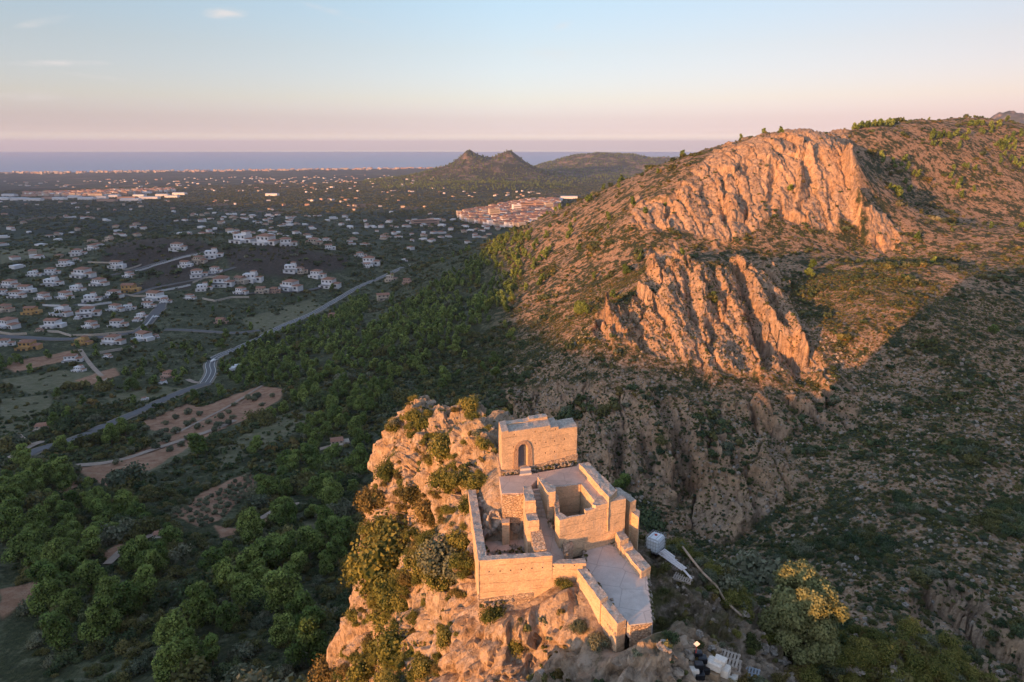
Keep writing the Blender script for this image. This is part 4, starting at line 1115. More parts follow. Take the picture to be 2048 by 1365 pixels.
M_DIRT = plain_mat('pale_dirt', (.33,.26,.21), .95, var=.2, scale=.5); M_PAINT = plain_mat('road_paint', (.6,.6,.58), .8)
for nme, (W_, wd) in ROAD_W.items():
    d_ = np.gradient(W_, axis=0); d_ /= np.linalg.norm(d_, axis=1)[:, None]+1e-9; nr_ = np.stack([-d_[:, 1], d_[:, 0]], 1)
    z0 = np.maximum(ground(W_[:, 0], W_[:, 1]), np.maximum(ground(*(W_+nr_*wd/2).T), ground(*(W_-nr_*wd/2).T)))
    z0 = np.convolve(np.pad(z0, 3, 'edge'), np.ones(7)/7, 'valid')
    def strip(name, o0, o1, dz, m, kind=True, parent=None):
        V_ = []; F_ = []
        for i in range(len(W_)):
            a_ = W_[i]+nr_[i]*o0; b_ = W_[i]+nr_[i]*o1
            V_ += [(a_[0], a_[1], z0[i]+dz), (b_[0], b_[1], z0[i]+dz)]
            if i: F_.append((2*i-2, 2*i-1, 2*i+1, 2*i))
        me = bpy.data.meshes.new(name); me.from_pydata(V_, [], F_); me.materials.append(m)
        o = bpy.data.objects.new(name, me); C.objects.link(o)
        if kind: o['kind'] = 'structure'
        if parent: o.parent = parent
        return o
    if nme.startswith('track'):
        strip('track', -wd/2, wd/2, .3, M_DIRT); continue
    rd = strip('road', -wd/2, wd/2, .45, M_ASPH)
    if nme in ('main_road',):
        for o0 in (-wd/2+.5, wd/2-.65, -.06): strip('marking', o0, o0+.3, .47, M_PAINT, False, rd)
    bk = strip('road_bank', -wd/2-1.2, wd/2+1.2, .25, M_TRACK)

# --- where things grow, as picture regions
CLEAR = SOIL[:5] + [[(0,1180),(60,1165),(120,1155),(60,1200),(0,1240)]]
VILLAGE = [[(0,560),(120,520),(200,480),(260,480),(350,480),(460,500),(700,540),(680,590),(480,620),(330,680),(330,700),(200,710),(0,720)]]
PINEWOOD = [[(0,960),(120,930),(160,1000),(250,1010),(420,1060),(520,1010),(600,900),(560,820),(700,700),(760,640),(800,620),(1000,480),(1060,470),(1040,560),(980,650),(900,700),(800,760),(760,820),(740,900),(700,1050),(690,1200),(640,1365),(0,1365)],
            [(480,690),(640,640),(700,600),(740,600),(700,700),(560,780),(430,760)]]
PINE_THIN = [[(0,700),(480,690),(600,760),(560,900),(300,980),(0,1000)],[(1050,470),(1180,400),(1100,560),(1040,700),(950,760),(850,800),(800,760),(980,650)]]
PINE_MT = [[(1760,310),(1830,330),(1850,380),(1800,400),(1770,370)],[(1900,340),(1960,330),(1950,390),(1900,400)],[(1990,280),(2048,260),(2048,340),(2000,330)],[(1930,250),(2000,250),(2000,290)],[(1740,240),(1790,235),(1790,255),(1700,262)],[(1860,270),(1940,270),(1930,300),(1860,300)]]
x, y = sector(26000, 70, 900, -40, 12); z = ground(x, y); u, v, t = project(x, y, z)
dens = .36*polys(u, v, PINEWOOD) + .05*polys(u, v, PINE_THIN) + .012
dens *= (~polys(u, v, CLEAR))*(~polys(u, v-18, CLEAR[:3]))*(~polys(u, v-36, CLEAR[2:3]))*(~polys(u, v-54, CLEAR[2:3]))*(~polys(u, v-72, CLEAR[2:3]))*(~polys(u, v, FIELD))*(~polys(u, v, HEATH))*(1-.8*polys(u, v, VILLAGE))*(road_clear(x, y, 3))*(1-sstep(560, 1000, np.hypot(x, y))*.4)
cl = sstep(-.22, .12, noise01(x, y, 55)); keep = rng.uniform(0, 1, len(x)) < dens*(.3+.7*cl)
keep &= crag_at(x, y) < terrain_at(x, y)
x, y, z, t = x[keep], y[keep], z[keep], t[keep]; s_ = rng.uniform(4.6, 9.2, len(x)); big = noise01(x, y, 30, 4); s_ *= 1+.5*big; s_ *= 1.12-.25*sstep(200, 500, np.hypot(x, y))
x2, y2 = sector(26000, 250, 1000, 12, 44); z2 = ground(x2, y2); u2, v2, t2 = project(x2, y2, z2)
k2 = rng.uniform(0, 1, len(x2)) < (.16*polys(u2, v2, PINE_MT)+.0012)
x = np.concatenate([x, x2[k2]]); y = np.concatenate([y, y2[k2]]); z = np.concatenate([z, z2[k2]]); s_ = np.concatenate([s_, rng.uniform(5, 7.5, k2.sum())]); t = np.concatenate([t, t2[k2]])
# spacing
order = np.argsort(t); cell = {}; kp = []
for i in order:
    key = (int(x[i]//5), int(y[i]//5)); rad = s_[i]*.46; ok = True
    for dx in (-1, 0, 1):
        for dy in (-1, 0, 1):
            for j in cell.get((key[0]+dx, key[1]+dy), ()):
                if (x[i]-x[j])**2+(y[i]-y[j])**2 < rad*rad: ok = False; break
    if ok: cell.setdefault(key, []).append(i); kp.append(i)
kp = np.array(kp); x, y, z, s_, t = x[kp], y[kp], z[kp], s_[kp], t[kp]
u, v, t = project(x, y, z+s_*.6)
vis = visible(x, y, z+s_*.6) & (u > 5) & (u < 2043) & (v > 200) & (v < 1362)
score = np.where(vis, s_/t, 0); top = np.argsort(-score)[:290]; isin = np.zeros(len(x), bool); isin[top] = True
protos = {}
def copy_thing(name, parts, loc, scale, rz, label, cat, group):
    r = bpy.data.objects.new(name, None); C.objects.link(r); r.location = loc; r.scale = scale; r.rotation_euler = (0, 0, rz); r.empty_display_size = .1
    tag(r, uniq(label), cat, group)
    for pn, me in parts:
        o = bpy.data.objects.new(pn, me); C.objects.link(o); o.parent = r
    return r
ONES = 'zero one two three four five six seven eight nine ten eleven twelve thirteen fourteen fifteen sixteen seventeen eighteen nineteen'.split()
TENS = 'x x twenty thirty forty fifty sixty seventy eighty ninety'.split()
def say(n): return ONES[n] if n < 20 else TENS[n//10] + ('-'+ONES[n % 10] if n % 10 else '')
def where(u, v): return '%s percent across and %s percent down the photo' % (say(min(99, int(u/20.48))), say(min(99, int(v/13.65))))
for n_, i in enumerate(top):
    cr_, tr_ = PINES[n_ % 5]; s = s_[i]
    look = 'tall rounded' if s > 10 else ('small young' if s < 6.5 else 'bushy green')
    wd = s*rng.uniform(.85, 1.15)
    copy_thing('pine_tree', [('crown', cr_), ('trunk', tr_)], (x[i], y[i], z[i]-.2), (wd, wd, s), rng.uniform(0, 6.28),
               '%s pine, %s' % (look, where(u[i], v[i])), 'tree', 'pine trees on the slopes')
rest = ~isin
gn_scatter('pine_wood', [p[0] for p in PINES[:3]] + PINE_LO, np.stack([x, y, z-.2], 1)[rest], s_[rest]*rng.uniform(.85, 1.15, rest.sum()), rng.uniform(0, 6.28, rest.sum()),
           np.where(np.hypot(x, y)[rest] < 300, rng.integers(0, 3, rest.sum()), rng.integers(3, 7, rest.sum())), sz=s_[rest])
print('pines', len(x))

# --- shrubs
SX, SY, SS_, SK = [], [], [], []
def scatter(n, r0, r1, a0, a1, f, s0, s1):
    x, y = sector(n, r0, r1, a0, a1); z = ground(x, y); u, v, t = project(x, y, z)
    rk = np.zeros(len(x)); ii = np.interp(np.arctan2(x, y), az, np.arange(len(az))).astype(int); jj = np.interp(np.log(np.hypot(x, y)), lrr, np.arange(len(rr))).astype(int)
    rk = rock[jj, ii]; so = soil[jj, ii]; he = heath[jj, ii]
    k = rng.uniform(0, 1, n) < f(x, y, u, v, rk, so, he)
    k &= crag_at(x, y) < terrain_at(x, y)
    x, y, z = x[k], y[k], z[k]; return x, y, z, rng.uniform(s0, s1, len(x))*rng.choice([.6, .8, 1, 1.5], len(x))*(.75+1.7*sstep(0, .35, noise01(x, y, 17, 8)))
RAVINE = [[(1290,1070),(1400,1090),(1500,1060),(1620,1030),(1800,1080),(1960,1180),(2048,1240),(2048,1365),(1850,1365),(1700,1150),(1560,1150),(1380,1120)],
          [(1240,980),(1330,1000),(1290,1060),(1230,1050)],[(1550,560),(1700,540),(1850,490),(1900,520),(1730,590),(1600,640)],[(1600,760),(1700,780),(1730,850),(1650,900)],[(1840,800),(1950,790),(1960,850),(1860,860)],[(960,780),(1010,800),(1000,880),(950,830)],[(1780,1000),(1950,960),(2048,1000),(2048,1080),(1900,1080)]]
LGREEN = [(0,0)]
def f_left(x, y, u, v, rk, so, he):
    return (.62*(1-so)*(~polys(u, v-12, CLEAR[:3]))*(~polys(u, v-24, CLEAR[2:3]))*(1-.75*polys(u, v, FIELD))*(.3+.7*sstep(-.25, .2, noise01(x, y, 40, 2)))*(1-.55*polys(u, v, VILLAGE))*(1-.3*he))*road_clear(x, y, 1)
def f_right(x, y, u, v, rk, so, he):
    a = sstep(-.12, .28, noise01(x, y, 24, 3)); b = sstep(.0, .3, noise01(x, y, 9, 6))
    return np.clip((.14 + .50*a + .25*b)*(1-.78*rk) + .8*polys(u, v, RAVINE) + .32*polys(u, v, ROCK[4:5]), 0, 1)
A = [scatter(30000, 70, 420, -40, 0, f_left, 1.6, 4.2), scatter(22000, 420, 1100, -40, 1, f_left, 1.8, 4.5),
     scatter(15000, 75, 260, 0, 44, f_right, .7, 2.1), scatter(34000, 240, 560, 0, 42, f_right, 1.0, 2.5), scatter(16000, 560, 1000, 0, 40, f_right, 1.5, 3.4)]
x, y, z, s_ = [np.concatenate([a[i] for a in A]) for i in range(4)]
u, v, t = project(x, y, z+.5)
vis = visible(x, y, z+s_*.5) & (u > 5) & (u < 2043) & (v < 1362)
score = np.where(vis, s_/t, 0); top = np.argsort(-score)[:230]; isin = np.zeros(len(x), bool); isin[top] = True
cols_ = ['dark green', 'olive green', 'dark green', 'silvery green', 'olive green', 'dry brown']
for n_, i in enumerate(top):
    kd = n_ % 5; s = s_[i]
    copy_thing('shrub', [('foliage', BUSH[kd])], (x[i], y[i], z[i]-.1), (s, s, s*1.05), rng.uniform(0, 6.28),
               '%s rounded shrub, %s' % (cols_[kd], where(u[i], v[i])), 'shrub', 'shrubs on the slopes')
rest = ~isin; nr = rest.sum(); nearr = np.hypot(x, y)[rest] < 240
kd = np.where(nearr, rng.choice(5, nr), 5+rng.choice(7, nr, p=[.22,.22,.14,.12,.16,.10,.04]))
gn_scatter('scrub', BUSH[:5] + BUSH_LO, np.stack([x, y, z-.1], 1)[rest], s_[rest], rng.uniform(0, 6.28, nr), kd)
print('shrubs', len(x))
# fine dry tufts on the nearer slopes
x, y = sector(52000, 75, 420, 0, 44); z = ground(x, y); k = (rng.uniform(0, 1, len(x)) < .75) & (crag_at(x, y) < terrain_at(x, y)); x, y, z = x[k], y[k], z[k]
gn_scatter('dry_tufts', TUFT, np.stack([x, y, z-.05], 1), rng.uniform(.35, 1.0, len(x)), rng.uniform(0, 6.28, len(x)), rng.integers(0, 3, len(x)))
# --- groves over the plain
x, y = sector(60000, 900, 4500, -40, 14); z = ground(x, y); u, v, t = project(x, y, z)
g1_ = noise01(x, y, 160, 1); k = (rng.uniform(0, 1, len(x)) < .25+.75*sstep(-.15, .25, g1_)) & (z < 150)
x, y, z = x[k], y[k], z[k]
gn_scatter('plain_groves', BUSH_LO, np.stack([x, y, z-.3], 1), rng.uniform(5, 13, len(x)), rng.uniform(0, 6.28, len(x)), rng.choice([0, 1, 2, 3, 5], len(x)), sz=rng.uniform(4, 8, len(x)))
x, y = sector(16000, 2600, 6500, -12, 16); z = ground(x, y); base = np.interp(np.log(np.hypot(x, y)), PL_R, PL_Z)
k = z > base+9; x, y, z = x[k], y[k], z[k]; k = rng.uniform(0, 1, len(x)) < .5; x, y, z = x[k], y[k], z[k]
gn_scatter('far_wood', PINE_LO, np.stack([x, y, z-.5], 1), rng.uniform(9, 16, len(x)), rng.uniform(0, 6.28, len(x)), rng.integers(0, 4, len(x)), sz=rng.uniform(8, 12, len(x)))

# ------------------------------------------------------------------ growth on the crag
BIG = [  # u, v, width px, kind (0 dark 1 olive 3 silvery 5 dry), look
 (901,767,66,5,'golden bushy shrub on the far summit of the castle crag'),(784,813,42,1,'olive shrub on the far left shoulder of the crag'),(791,850,28,1,'small shrub below the far left shoulder of the crag'),
 (823,832,30,1,'low shrub on the crag between pale boulders'),(846,848,36,1,'grassy shrub on the upper crag'),(887,891,58,0,'dark shrub in the gully of the upper crag'),(933,809,40,1,'flat shrub near the far crag edge'),
 (777,937,42,0,'round dark shrub clinging to the pale crag face'),(896,955,52,0,'dark shrub midway along the crag gully'),(745,996,50,5,'dry brown shrub on the outer crag edge'),(832,983,54,5,'brown shrub mid crag'),
 (860,1015,60,5,'large dry thicket in the middle of the crag'),(713,1079,52,1,'shrub overhanging the outer cliff edge'),(777,1097,112,0,'largest dark green shrub spread over the crag flank'),
 (754,1152,80,0,'dark shrub under the largest crag shrub'),(791,1180,70,1,'green shrub in the lower crag thicket'),(896,1106,90,3,'big silvery shrub beside the perimeter wall'),(887,1152,54,1,'shrub below the big silvery one'),
 (841,1120,50,1,'shrub between the two largest crag shrubs'),(700,1129,42,1,'small shrub on the outer crag rim'),(690,1180,36,5,'golden shrub on the outer crag rim'),(709,1230,38,1,'shrub at the foot of the outer rim'),
 (814,1202,52,0,'dark shrub above the lower rock face'),(764,1234,56,1,'shrub above a bare slab of crag'),(887,1266,42,1,'lone shrub on bare crag rock'),(800,1290,84,0,'wide shrub low on the crag'),
 (731,1325,62,1,'shrub low on the outer crag'),(663,1335,58,5,'golden shrub at the lowest outer corner of the crag'),(777,1349,68,1,'shrub on the bottom edge of the crag'),(846,1326,44,1,'smaller shrub at the crag bottom'),
 (1034,1285,52,0,'low shrub on the rock face under the front wall'),(988,1225,40,0,'shrub under the front wall footing'),(960,960,40,1,'shrub beside the outer left wall end'),(924,955,40,0,'dark shrub on rocks left of the tower'),
 (969,886,28,1,'small shrub at the left foot of the tower'),(1129,1166,32,0,'dark bush against the front wall'),(1156,1250,34,3,'silvery bush below the low terrace wall'),(1197,1280,46,3,'pale bush below the end of the terrace wall'),
 (922,1075,42,1,'shrub on the slope outside the left wall'),(926,1119,40,1,'shrub on the steep slope by the wall corner'),(937,1010,34,1,'shrub near the far end of the left wall'),
 (1156,1078,20,0,'small bush at the foot of the cistern'),(1296,1254,22,0,'small bush at the tip of the terrace'),(1343,1269,30,0,'dark bush on the path below the terrace'),(1321,1238,20,1,'weedy bush by the terrace edge'),
 (1330,1180,24,1,'dry bush on the path by the terrace'),(1400,1285,24,1,'green bush beside the diamond sign'),
 (1440,1150,76,3,'wide grey green bush past the log'),(1531,1135,108,3,'large silvery tree crown above the ravine'),
 (1300,1032,66,0,'dark bush beyond the water tank'),(1480,1170,60,0,'dark bush between the log and the big olive tree'),(1660,1235,70,0,'bush on the far side of the big olive tree'),(1500,1275,40,1,'bush on the slope above the pale boulders'),
 (1620,1325,46,0,'low dark bush under the big olive tree'),(1700,1290,60,0,'dark bush right of the big olive tree'),(1750,1320,50,1,'bush above the pale dry stones'),(1560,1350,36,5,'dry grass clump by the boulders'),
 (1290,1150,20,1,'weeds along the terrace side wall'),(1330,1130,24,1,'weeds below the stacked boards')]
for u, v, w_, kd, lab in BIG:
    h_ = hit(u, v+w_*.22, 28, 300)
    if not h_: continue
    p, t = h_; s = w_/F*t*1.12; d_ = -ray(u, v)[:2]
    s *= 1.3 if u < 1000 else 1.0
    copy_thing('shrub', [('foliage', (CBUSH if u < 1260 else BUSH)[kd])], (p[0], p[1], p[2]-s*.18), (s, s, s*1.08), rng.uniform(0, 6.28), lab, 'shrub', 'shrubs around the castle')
BP = []
for u, v, w_, kd, lab in BIG:
    if w_ < 38: continue
    for j in range(int(w_/7)):
        a_ = rng.uniform(0, 6.28); r_ = w_*rng.uniform(.25, .85); h_ = hit(u+r_*math.cos(a_), v+w_*.2+r_*.8*math.sin(a_), 28, 200)
        if h_ and (h_[0][0] < -1.5 or h_[0][0] > 9) and h_[1] < 110: s = w_/F*h_[1]*rng.uniform(.25, .6); BP.append((*h_[0], s, kd if rng.uniform() < .5 else rng.choice([1, 5, 4])))
BP = np.array(BP); gn_scatter('crag_thicket', CBUSH, BP[:, :3]-np.array([0, 0, .1]), BP[:, 3], rng.uniform(0, 6.28, len(BP)), BP[:, 4])
# smaller growth, uncountable
gyi = rng.integers(0, len(gy)-1, 26000); gxi = rng.integers(0, len(gx)-1, 26000)
px_, py_, pz_ = cx[gyi, gxi], cy[gyi, gxi], cz[gyi, gxi]; slope = np.hypot(gxz, gyz)[gyi, gxi]
nz = fbm(px_/4.5, py_/4.5, pz_/6, 3); rg_ = right[gyi, gxi]
k = (pz_ > 200) & (fm[gyi, gxi] < .05) & (rng.uniform(0, 1, len(px_)) < np.where(px_ > 9, .85, np.where(rg_ > .5, .30, .95*sstep(-.10, .18, nz)*(slope < 2.6)+.05)))
PATHP = [[(1290,1120),(1345,1105),(1420,1165),(1500,1262),(1580,1365),(1260,1365),(1300,1240)]]
pu_, pv_, _ = project(px_, py_, pz_); onpath = polys(pu_, pv_, PATHP); k &= ~(onpath & (rng.uniform(0, 1, len(px_)) < .72)); k &= ~((np.hypot((pu_-1592)/105, (pv_-1250)/110) < 1) & (rng.uniform(0, 1, len(px_)) < .85))
far_ = ((px_ > 11) & ~onpath)[k]; px_, py_, pz_, rg_ = px_[k], py_[k], pz_[k], rg_[k]; n = len(px_)
s_ = np.where(far_ & (rng.uniform(0, 1, n) < .5), rng.uniform(.8, 2.0, n), np.where((px_ < 0) & (rng.uniform(0, 1, n) < .16), rng.uniform(.8, 1.7, n), rng.uniform(.25, .75, n)))
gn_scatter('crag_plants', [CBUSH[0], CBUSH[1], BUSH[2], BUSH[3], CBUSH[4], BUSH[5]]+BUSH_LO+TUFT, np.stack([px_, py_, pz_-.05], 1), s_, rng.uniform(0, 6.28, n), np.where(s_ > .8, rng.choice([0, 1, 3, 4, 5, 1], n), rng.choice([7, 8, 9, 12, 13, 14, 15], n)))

def big_tree(name, u, v, w_px, m, label):
    p, t = hit(u, v, 28, 120); s = w_px/F*t
    g = random.Random(5); L_ = []
    for i in range(30):
        a_ = g.uniform(0, 6.28); zz = g.uniform(.2, .86); rad = .40*math.sqrt(max(.02, 1-((zz-.48)/.52)**2))*g.uniform(.55, 1); r_ = g.uniform(.09, .15)
        L_.append((math.cos(a_)*rad, math.sin(a_)*rad, zz, r_, r_, r_*1.05))
    L_.append((0, 0, .5, .27, .27, .28))
    me = foliage_mesh('olive_big', L_, 26000, .0115, 3, m, core=.8)
    copy_thing(name, [('crown', me), ('trunk', trunk_mesh('tk', .6, .035, 4, 3))], (p[0], p[1], p[2]-.3), (s, s, s*1.0), 0, label, 'tree', None)
big_tree('olive_tree', 1592, 1300, 182, leaf_mat('silvery_olive', (.17,.17,.07), (.50,.45,.20)), 'big round silvery olive tree on the slope, low sun on part of its crown')

# ------------------------------------------------------------------ bare boulders
def rock_mat():
    m, nt, b = mat('boulder_stone'); k = NT(nt); P = k.pos(); nt.links.new(rock_col(k, P, .5, 3.5), b.inputs['Base Color'])
    nt.links.new(k.bump(k.noise(P, 4, 7, .7), .9, .15), b.inputs['Normal']); return m
M_ROCK = rock_mat()
ROCKM = []
for i in range(4):
    bm = bmesh.new(); bmesh.ops.create_icosphere(bm, subdivisions=5, radius=.5)
    co = np.array([v_.co[:] for v_ in bm.verts]); f1_, f2_, id_ = worley(co[:, 0]*2.2+i*5, co[:, 1]*2.2, co[:, 2]*2.2)
    fa_, fe_ = facets(co[:, 0], co[:, 1], co[:, 2], .42, .42, .42, 1.2, i*3); d = .9 + .3*fbm(co[:, 0]*2+i*7, co[:, 1]*2, co[:, 2]*2, 4) + .42*fa_ - .12*np.exp(-fe_/.06)
    for v_, dd in zip(bm.verts, d): v_.co *= dd
    me = bm_mesh(bm, 'boulder'); me.materials.append(M_ROCK); ROCKM.append(me)
BLD = [(1523,1295,26,.6,'rounded pale boulder nearest the footpath'),(1545,1299,20,.7,'small pale boulder with a hollow, beside the rounded one'),(1566,1321,24,.6,'grey boulder on the slope under the olive tree'),
 (1582,1353,30,.7,'pale sunlit boulder at the photo bottom under the olive tree'),(1489,1225,18,.5,'grey flat boulder beyond the log'),(1424,1297,14,1,'upright pale stone beside the footpath'),
 (1010,1020,40,1.4,'tall grey rock under the platform in the courtyard'),(1040,1040,38,1.9,'smooth standing rock between courtyard and stair wall'),(985,1045,42,1.1,'brown rock leaning in the courtyard'),(965,1010,36,1.0,'grey rock by the inner left wall'),
 (1352,1345,30,.6,'pale rock block beside the black sacks'),(1330,1290,30,.4,'flat pale rock under the terrace tip'),(1375,1310,22,.9,'grey rock by the diamond sign'),
 (1150,1105,20,1.2,'upright stone at the end of the ramp wall'),(1215,845,10,.6,'stone on the tower edge')][:16]
for i, (u, v, w_, hh_, lab) in enumerate(BLD):
    if 960 < u < 1045 and v < 1050: p = np.array([*pz(u, v+8, 254.9)]); t = 44
    else:
        h_ = hit(u, v+w_*.2, 28, 120)
        if not h_: continue
        p, t = h_
    s = w_/F*t
    o = bpy.data.objects.new('boulder', ROCKM[i % 4]); C.objects.link(o); o.location = p + np.array([0, 0, s*hh_*.15]); o.scale = (s*1.15, s, s*hh_*1.1); o.rotation_euler = (0, 0, i*1.3)
    tag(o, lab, 'boulder', 'loose boulders')
# row of dry stones at the lower right
for i, (u, v) in enumerate([(1700,1338),(1716,1342),(1733,1337),(1752,1343),(1770,1336),(1788,1340),(1806,1338),(1826,1345),(1842,1352),(1690,1328),(1760,1349),(1798,1351)]):
    h_ = hit(u, v, 28, 150)
    if h_:
        p, t = h_; o = bpy.data.objects.new('dry_stone', ROCKM[i % 4]); C.objects.link(o); s = 18/F*t; o.location = p; o.scale = (s*1.2, s, s*.8); o.rotation_euler = (0, 0, i*2.1)
        tag(o, '%s stone of the pale dry stone row at the lower right edge' % (ONES[i+1]+'th' if False else ['first','second','third','fourth','fifth','sixth','seventh','eighth','ninth','tenth','eleventh','twelfth'][i]), 'stone', 'dry stone row')

# ------------------------------------------------------------------ builders' things beside the castle
M_WHITE = plain_mat('white_plastic', (.72,.76,.80), .4, .4, var=.05); M_CAGE = plain_mat('cage_steel', (.35,.37,.40), .5, .5)
M_WOOD = plain_mat('grey_wood', (.40,.33,.27), .9); M_WOOD2 = plain_mat('pale_board', (.62,.58,.56), .8); M_RED = plain_mat('red_lid', (.45,.07,.05), .6)
M_BLACK = plain_mat('black_sack', (.012,.013,.018), .35, .5); M_POLE = plain_mat('bleached_pole', (.42,.32,.24), .9); M_SACK = plain_mat('white_sack', (.72,.66,.58), .8); M_HOSE = plain_mat('black_hose', (.02,.02,.02), .6)
def at_px(u, v): p, t = hit(u, v, 25, 120); return p, t
p, t = at_px(1310, 1102)
tk = thing('water_tank', 'white plastic water tank in a wire cage beyond the castle wall', 'tank', tuple(p), R(52))
bm = bmesh.new(); r_ = add_box(bm, (0, 0, .66), (1.12, .94, 1.0)); bmesh.ops.bevel(bm, geom=bm.edges[:], offset=.12, segments=4, affect='EDGES'); body = obj('tank_body', bm_mesh(bm, 'ibc'), M_WHITE, tk)
bm = bmesh.new(); add_tube(bm, (.1, .05, 1.15), (.1, .05, 1.2), .1, seg=14); obj('lid', bm_mesh(bm, 'lid'), M_RED, body)
bm = bmesh.new()
for i in range(7):
    x = -.58+i*1.16/6
    for y in (-.49, .49): add_tube(bm, (x, y, .15), (x, y, 1.18), .011, seg=5)
for i in range(6):
    y = -.49+i*.98/5
    for x in (-.58, .58): add_tube(bm, (x, y, .15), (x, y, 1.18), .011, seg=5)
for z in (.2, .45, .7, .95, 1.18):
    for a_, b_ in (((-.58, -.49), (.58, -.49)), ((.58, -.49), (.58, .49)), ((.58, .49), (-.58, .49)), ((-.58, .49), (-.58, -.49))): add_tube(bm, (*a_, z), (*b_, z), .011, seg=5)
for y in (-.2, .2): add_tube(bm, (-.58, y, 1.2), (.58, y, 1.2), .012, seg=5)
obj('cage', bm_mesh(bm, 'cage'), M_CAGE, tk)
def pallet_bm(w_=1.2, d_=.8, n=7, h_=.12):
    bm = bmesh.new()
    for i in range(n): add_box(bm, (-w_/2+w_*(i+.5)/n, 0, h_), (w_/n*.62, d_, .02))
    for y in (-d_/2+.05, 0, d_/2-.05): add_box(bm, (0, y, h_-.055), (w_, .09, .085))
    return bm
bm = pallet_bm(); obj('pallet', bm_mesh(bm, 'pl'), M_BLACK, tk)
def pallet(u, v, rz, lab, m=M_WOOD, sc_=1.0, dz=0, tilt=0, cat='pallet'):
    p, t = at_px(u, v); th = thing('pallet', lab, cat, (p[0], p[1], p[2]+dz), rz, 'pallets and crates of the builders'); th.scale = (sc_,)*3; th.rotation_euler = (tilt, 0, rz)
    bm = bmesh.new()
    for i in range(8): add_box(bm, (-.6+1.2*(i+.5)/8, 0, .13), (.09, .84, .022))
    obj('deck', bm_mesh(bm, 'deck'), m, th)
    for y in (-.37, 0, .37):
        bm = bmesh.new(); add_box(bm, (0, y, .062), (1.2, .09, .11)); obj('runner', bm_mesh(bm, 'runner'), m, th)
pallet(1344, 1132, R(-35), 'grey wooden pallet lying beside the pale boards'); pallet(1366, 1158, R(-30), 'weathered pallet at the lower end of the pale boards')
# boards
for i, (a_, b_, dz, lab) in enumerate([((1318,1112),(1368,1148),.32,'long pale board lying uppermost on the pallets'),((1324,1110),(1352,1131),.36,'shorter white board beside the long board'),((1366,1146),(1383,1165),.25,'narrow pale batten sticking out past the boards')]):
    pa_, _ = at_px(*a_); pb_, _ = at_px(*b_); d_ = pb_-pa_; L_ = np.hypot(d_[0], d_[1])
    bm = bmesh.new(); nb = 3 if i < 2 else 1
    for j in range(nb): add_box(bm, (0, (j-(nb-1)/2)*.16, j*.012), (L_, .145, .035))
    o = obj('board_stack', bm_mesh(bm, 'boards'), M_WOOD2); o.location = (pa_+pb_)/2+np.array([0, 0, dz]); o.rotation_euler = (0, -math.atan2(d_[2], L_), math.atan2(d_[1], d_[0])); tag(o, lab, 'boards', 'boards by the water tank')
bm = bmesh.new(); prev = None
for i, (u, v) in enumerate([(1364,1107),(1383,1133),(1403,1158),(1430,1184),(1446,1211),(1466,1232),(1481,1245)]):
    p, _ = at_px(u, v+3); p = Vector(p)+Vector((0, 0, .62))
    if prev: add_tube(bm, prev, p, .075, .08, 7)
    prev = p
tag(obj('log', bm_mesh(bm, 'log', True), M_POLE), 'long thin crooked log lying along the edge of the drop', 'log')
bm = bmesh.new(); pts_ = [Vector((*q(1010,600,256), 256.0)), Vector((*q(1040,660,255), 254.9)), Vector((*q(1080,705,254.8), 254.5))]
for i in range(2): add_tube(bm, pts_[i], pts_[i+1], .025, seg=6)
tag(obj('hose', bm_mesh(bm, 'hose', True), M_HOSE), 'black hose running from the buttress to the water tank', 'hose')
# sign
p, t = at_px(1391, 1318)
sg = thing('diamond_sign', 'small white diamond shaped sign on a rusty post', 'sign', tuple(p))
bm = bmesh.new(); add_box(bm, (0, 0, .95), (.26, .015, .26), Matrix.Rotation(R(45), 3, 'Y')); pn = obj('panel', bm_mesh(bm, 'panel'), M_WHITE, sg)
bm = bmesh.new(); add_box(bm, (0, .03, .45), (.05, .04, .95)); obj('post', bm_mesh(bm, 'post'), M_RED, sg)
p = pz(968.5, 1092, 254.2); sg = thing('info_sign', 'slim dark information board on a post in the courtyard', 'sign', tuple(p), R(-60))
bm = bmesh.new(); add_box(bm, (0, 0, .95), (.45, .02, .32), Matrix.Rotation(R(-35), 3, 'X')); obj('panel', bm_mesh(bm, 'panel'), plain_mat('sign_panel', (.3,.3,.3)), sg)
bm = bmesh.new(); add_box(bm, (0, 0, .45), (.05, .05, .95)); obj('post', bm_mesh(bm, 'post'), M_WOOD, sg)
# sacks
def blob(name, u, v, w_, h_, m, lab, seed, dz=0, cat='sack', grp=None, yaw=0, asp=.8):
    p, t = at_px(u, v); s = w_/F*t
    bm = bmesh.new(); bmesh.ops.create_cube(bm, size=1); bmesh.ops.subdivide_edges(bm, edges=bm.edges[:], cuts=9, use_grid_fill=True)
    for v_ in bm.verts:
        c_ = v_.co*2; n_ = (abs(c_.x)**9+abs(c_.y)**9+abs(c_.z)**9)**(1/9); v_.co = c_/n_*.5
    co = np.array([v_.co[:] for v_ in bm.verts]); d = 1+.16*fbm(co[:, 0]*3+seed, co[:, 1]*3, co[:, 2]*3, 3)+.05*fbm(co[:, 0]*11, co[:, 1]*11+seed, co[:, 2]*11, 2, ridged=True)
    for v_, dd in zip(bm.verts, d): v_.co *= dd
    o = obj(name, bm_mesh(bm, name, True), m); o.location = (p[0], p[1], p[2]+s*h_*.42+dz); o.scale = (s, s*asp, s*h_); o.rotation_euler = (0, 0, yaw); tag(o, lab, cat, grp)
    return o
blob('sack', 1387, 1350, 19, .9, M_SACK, 'small white sack beside the black sacks', 2, grp='sacks of the builders')
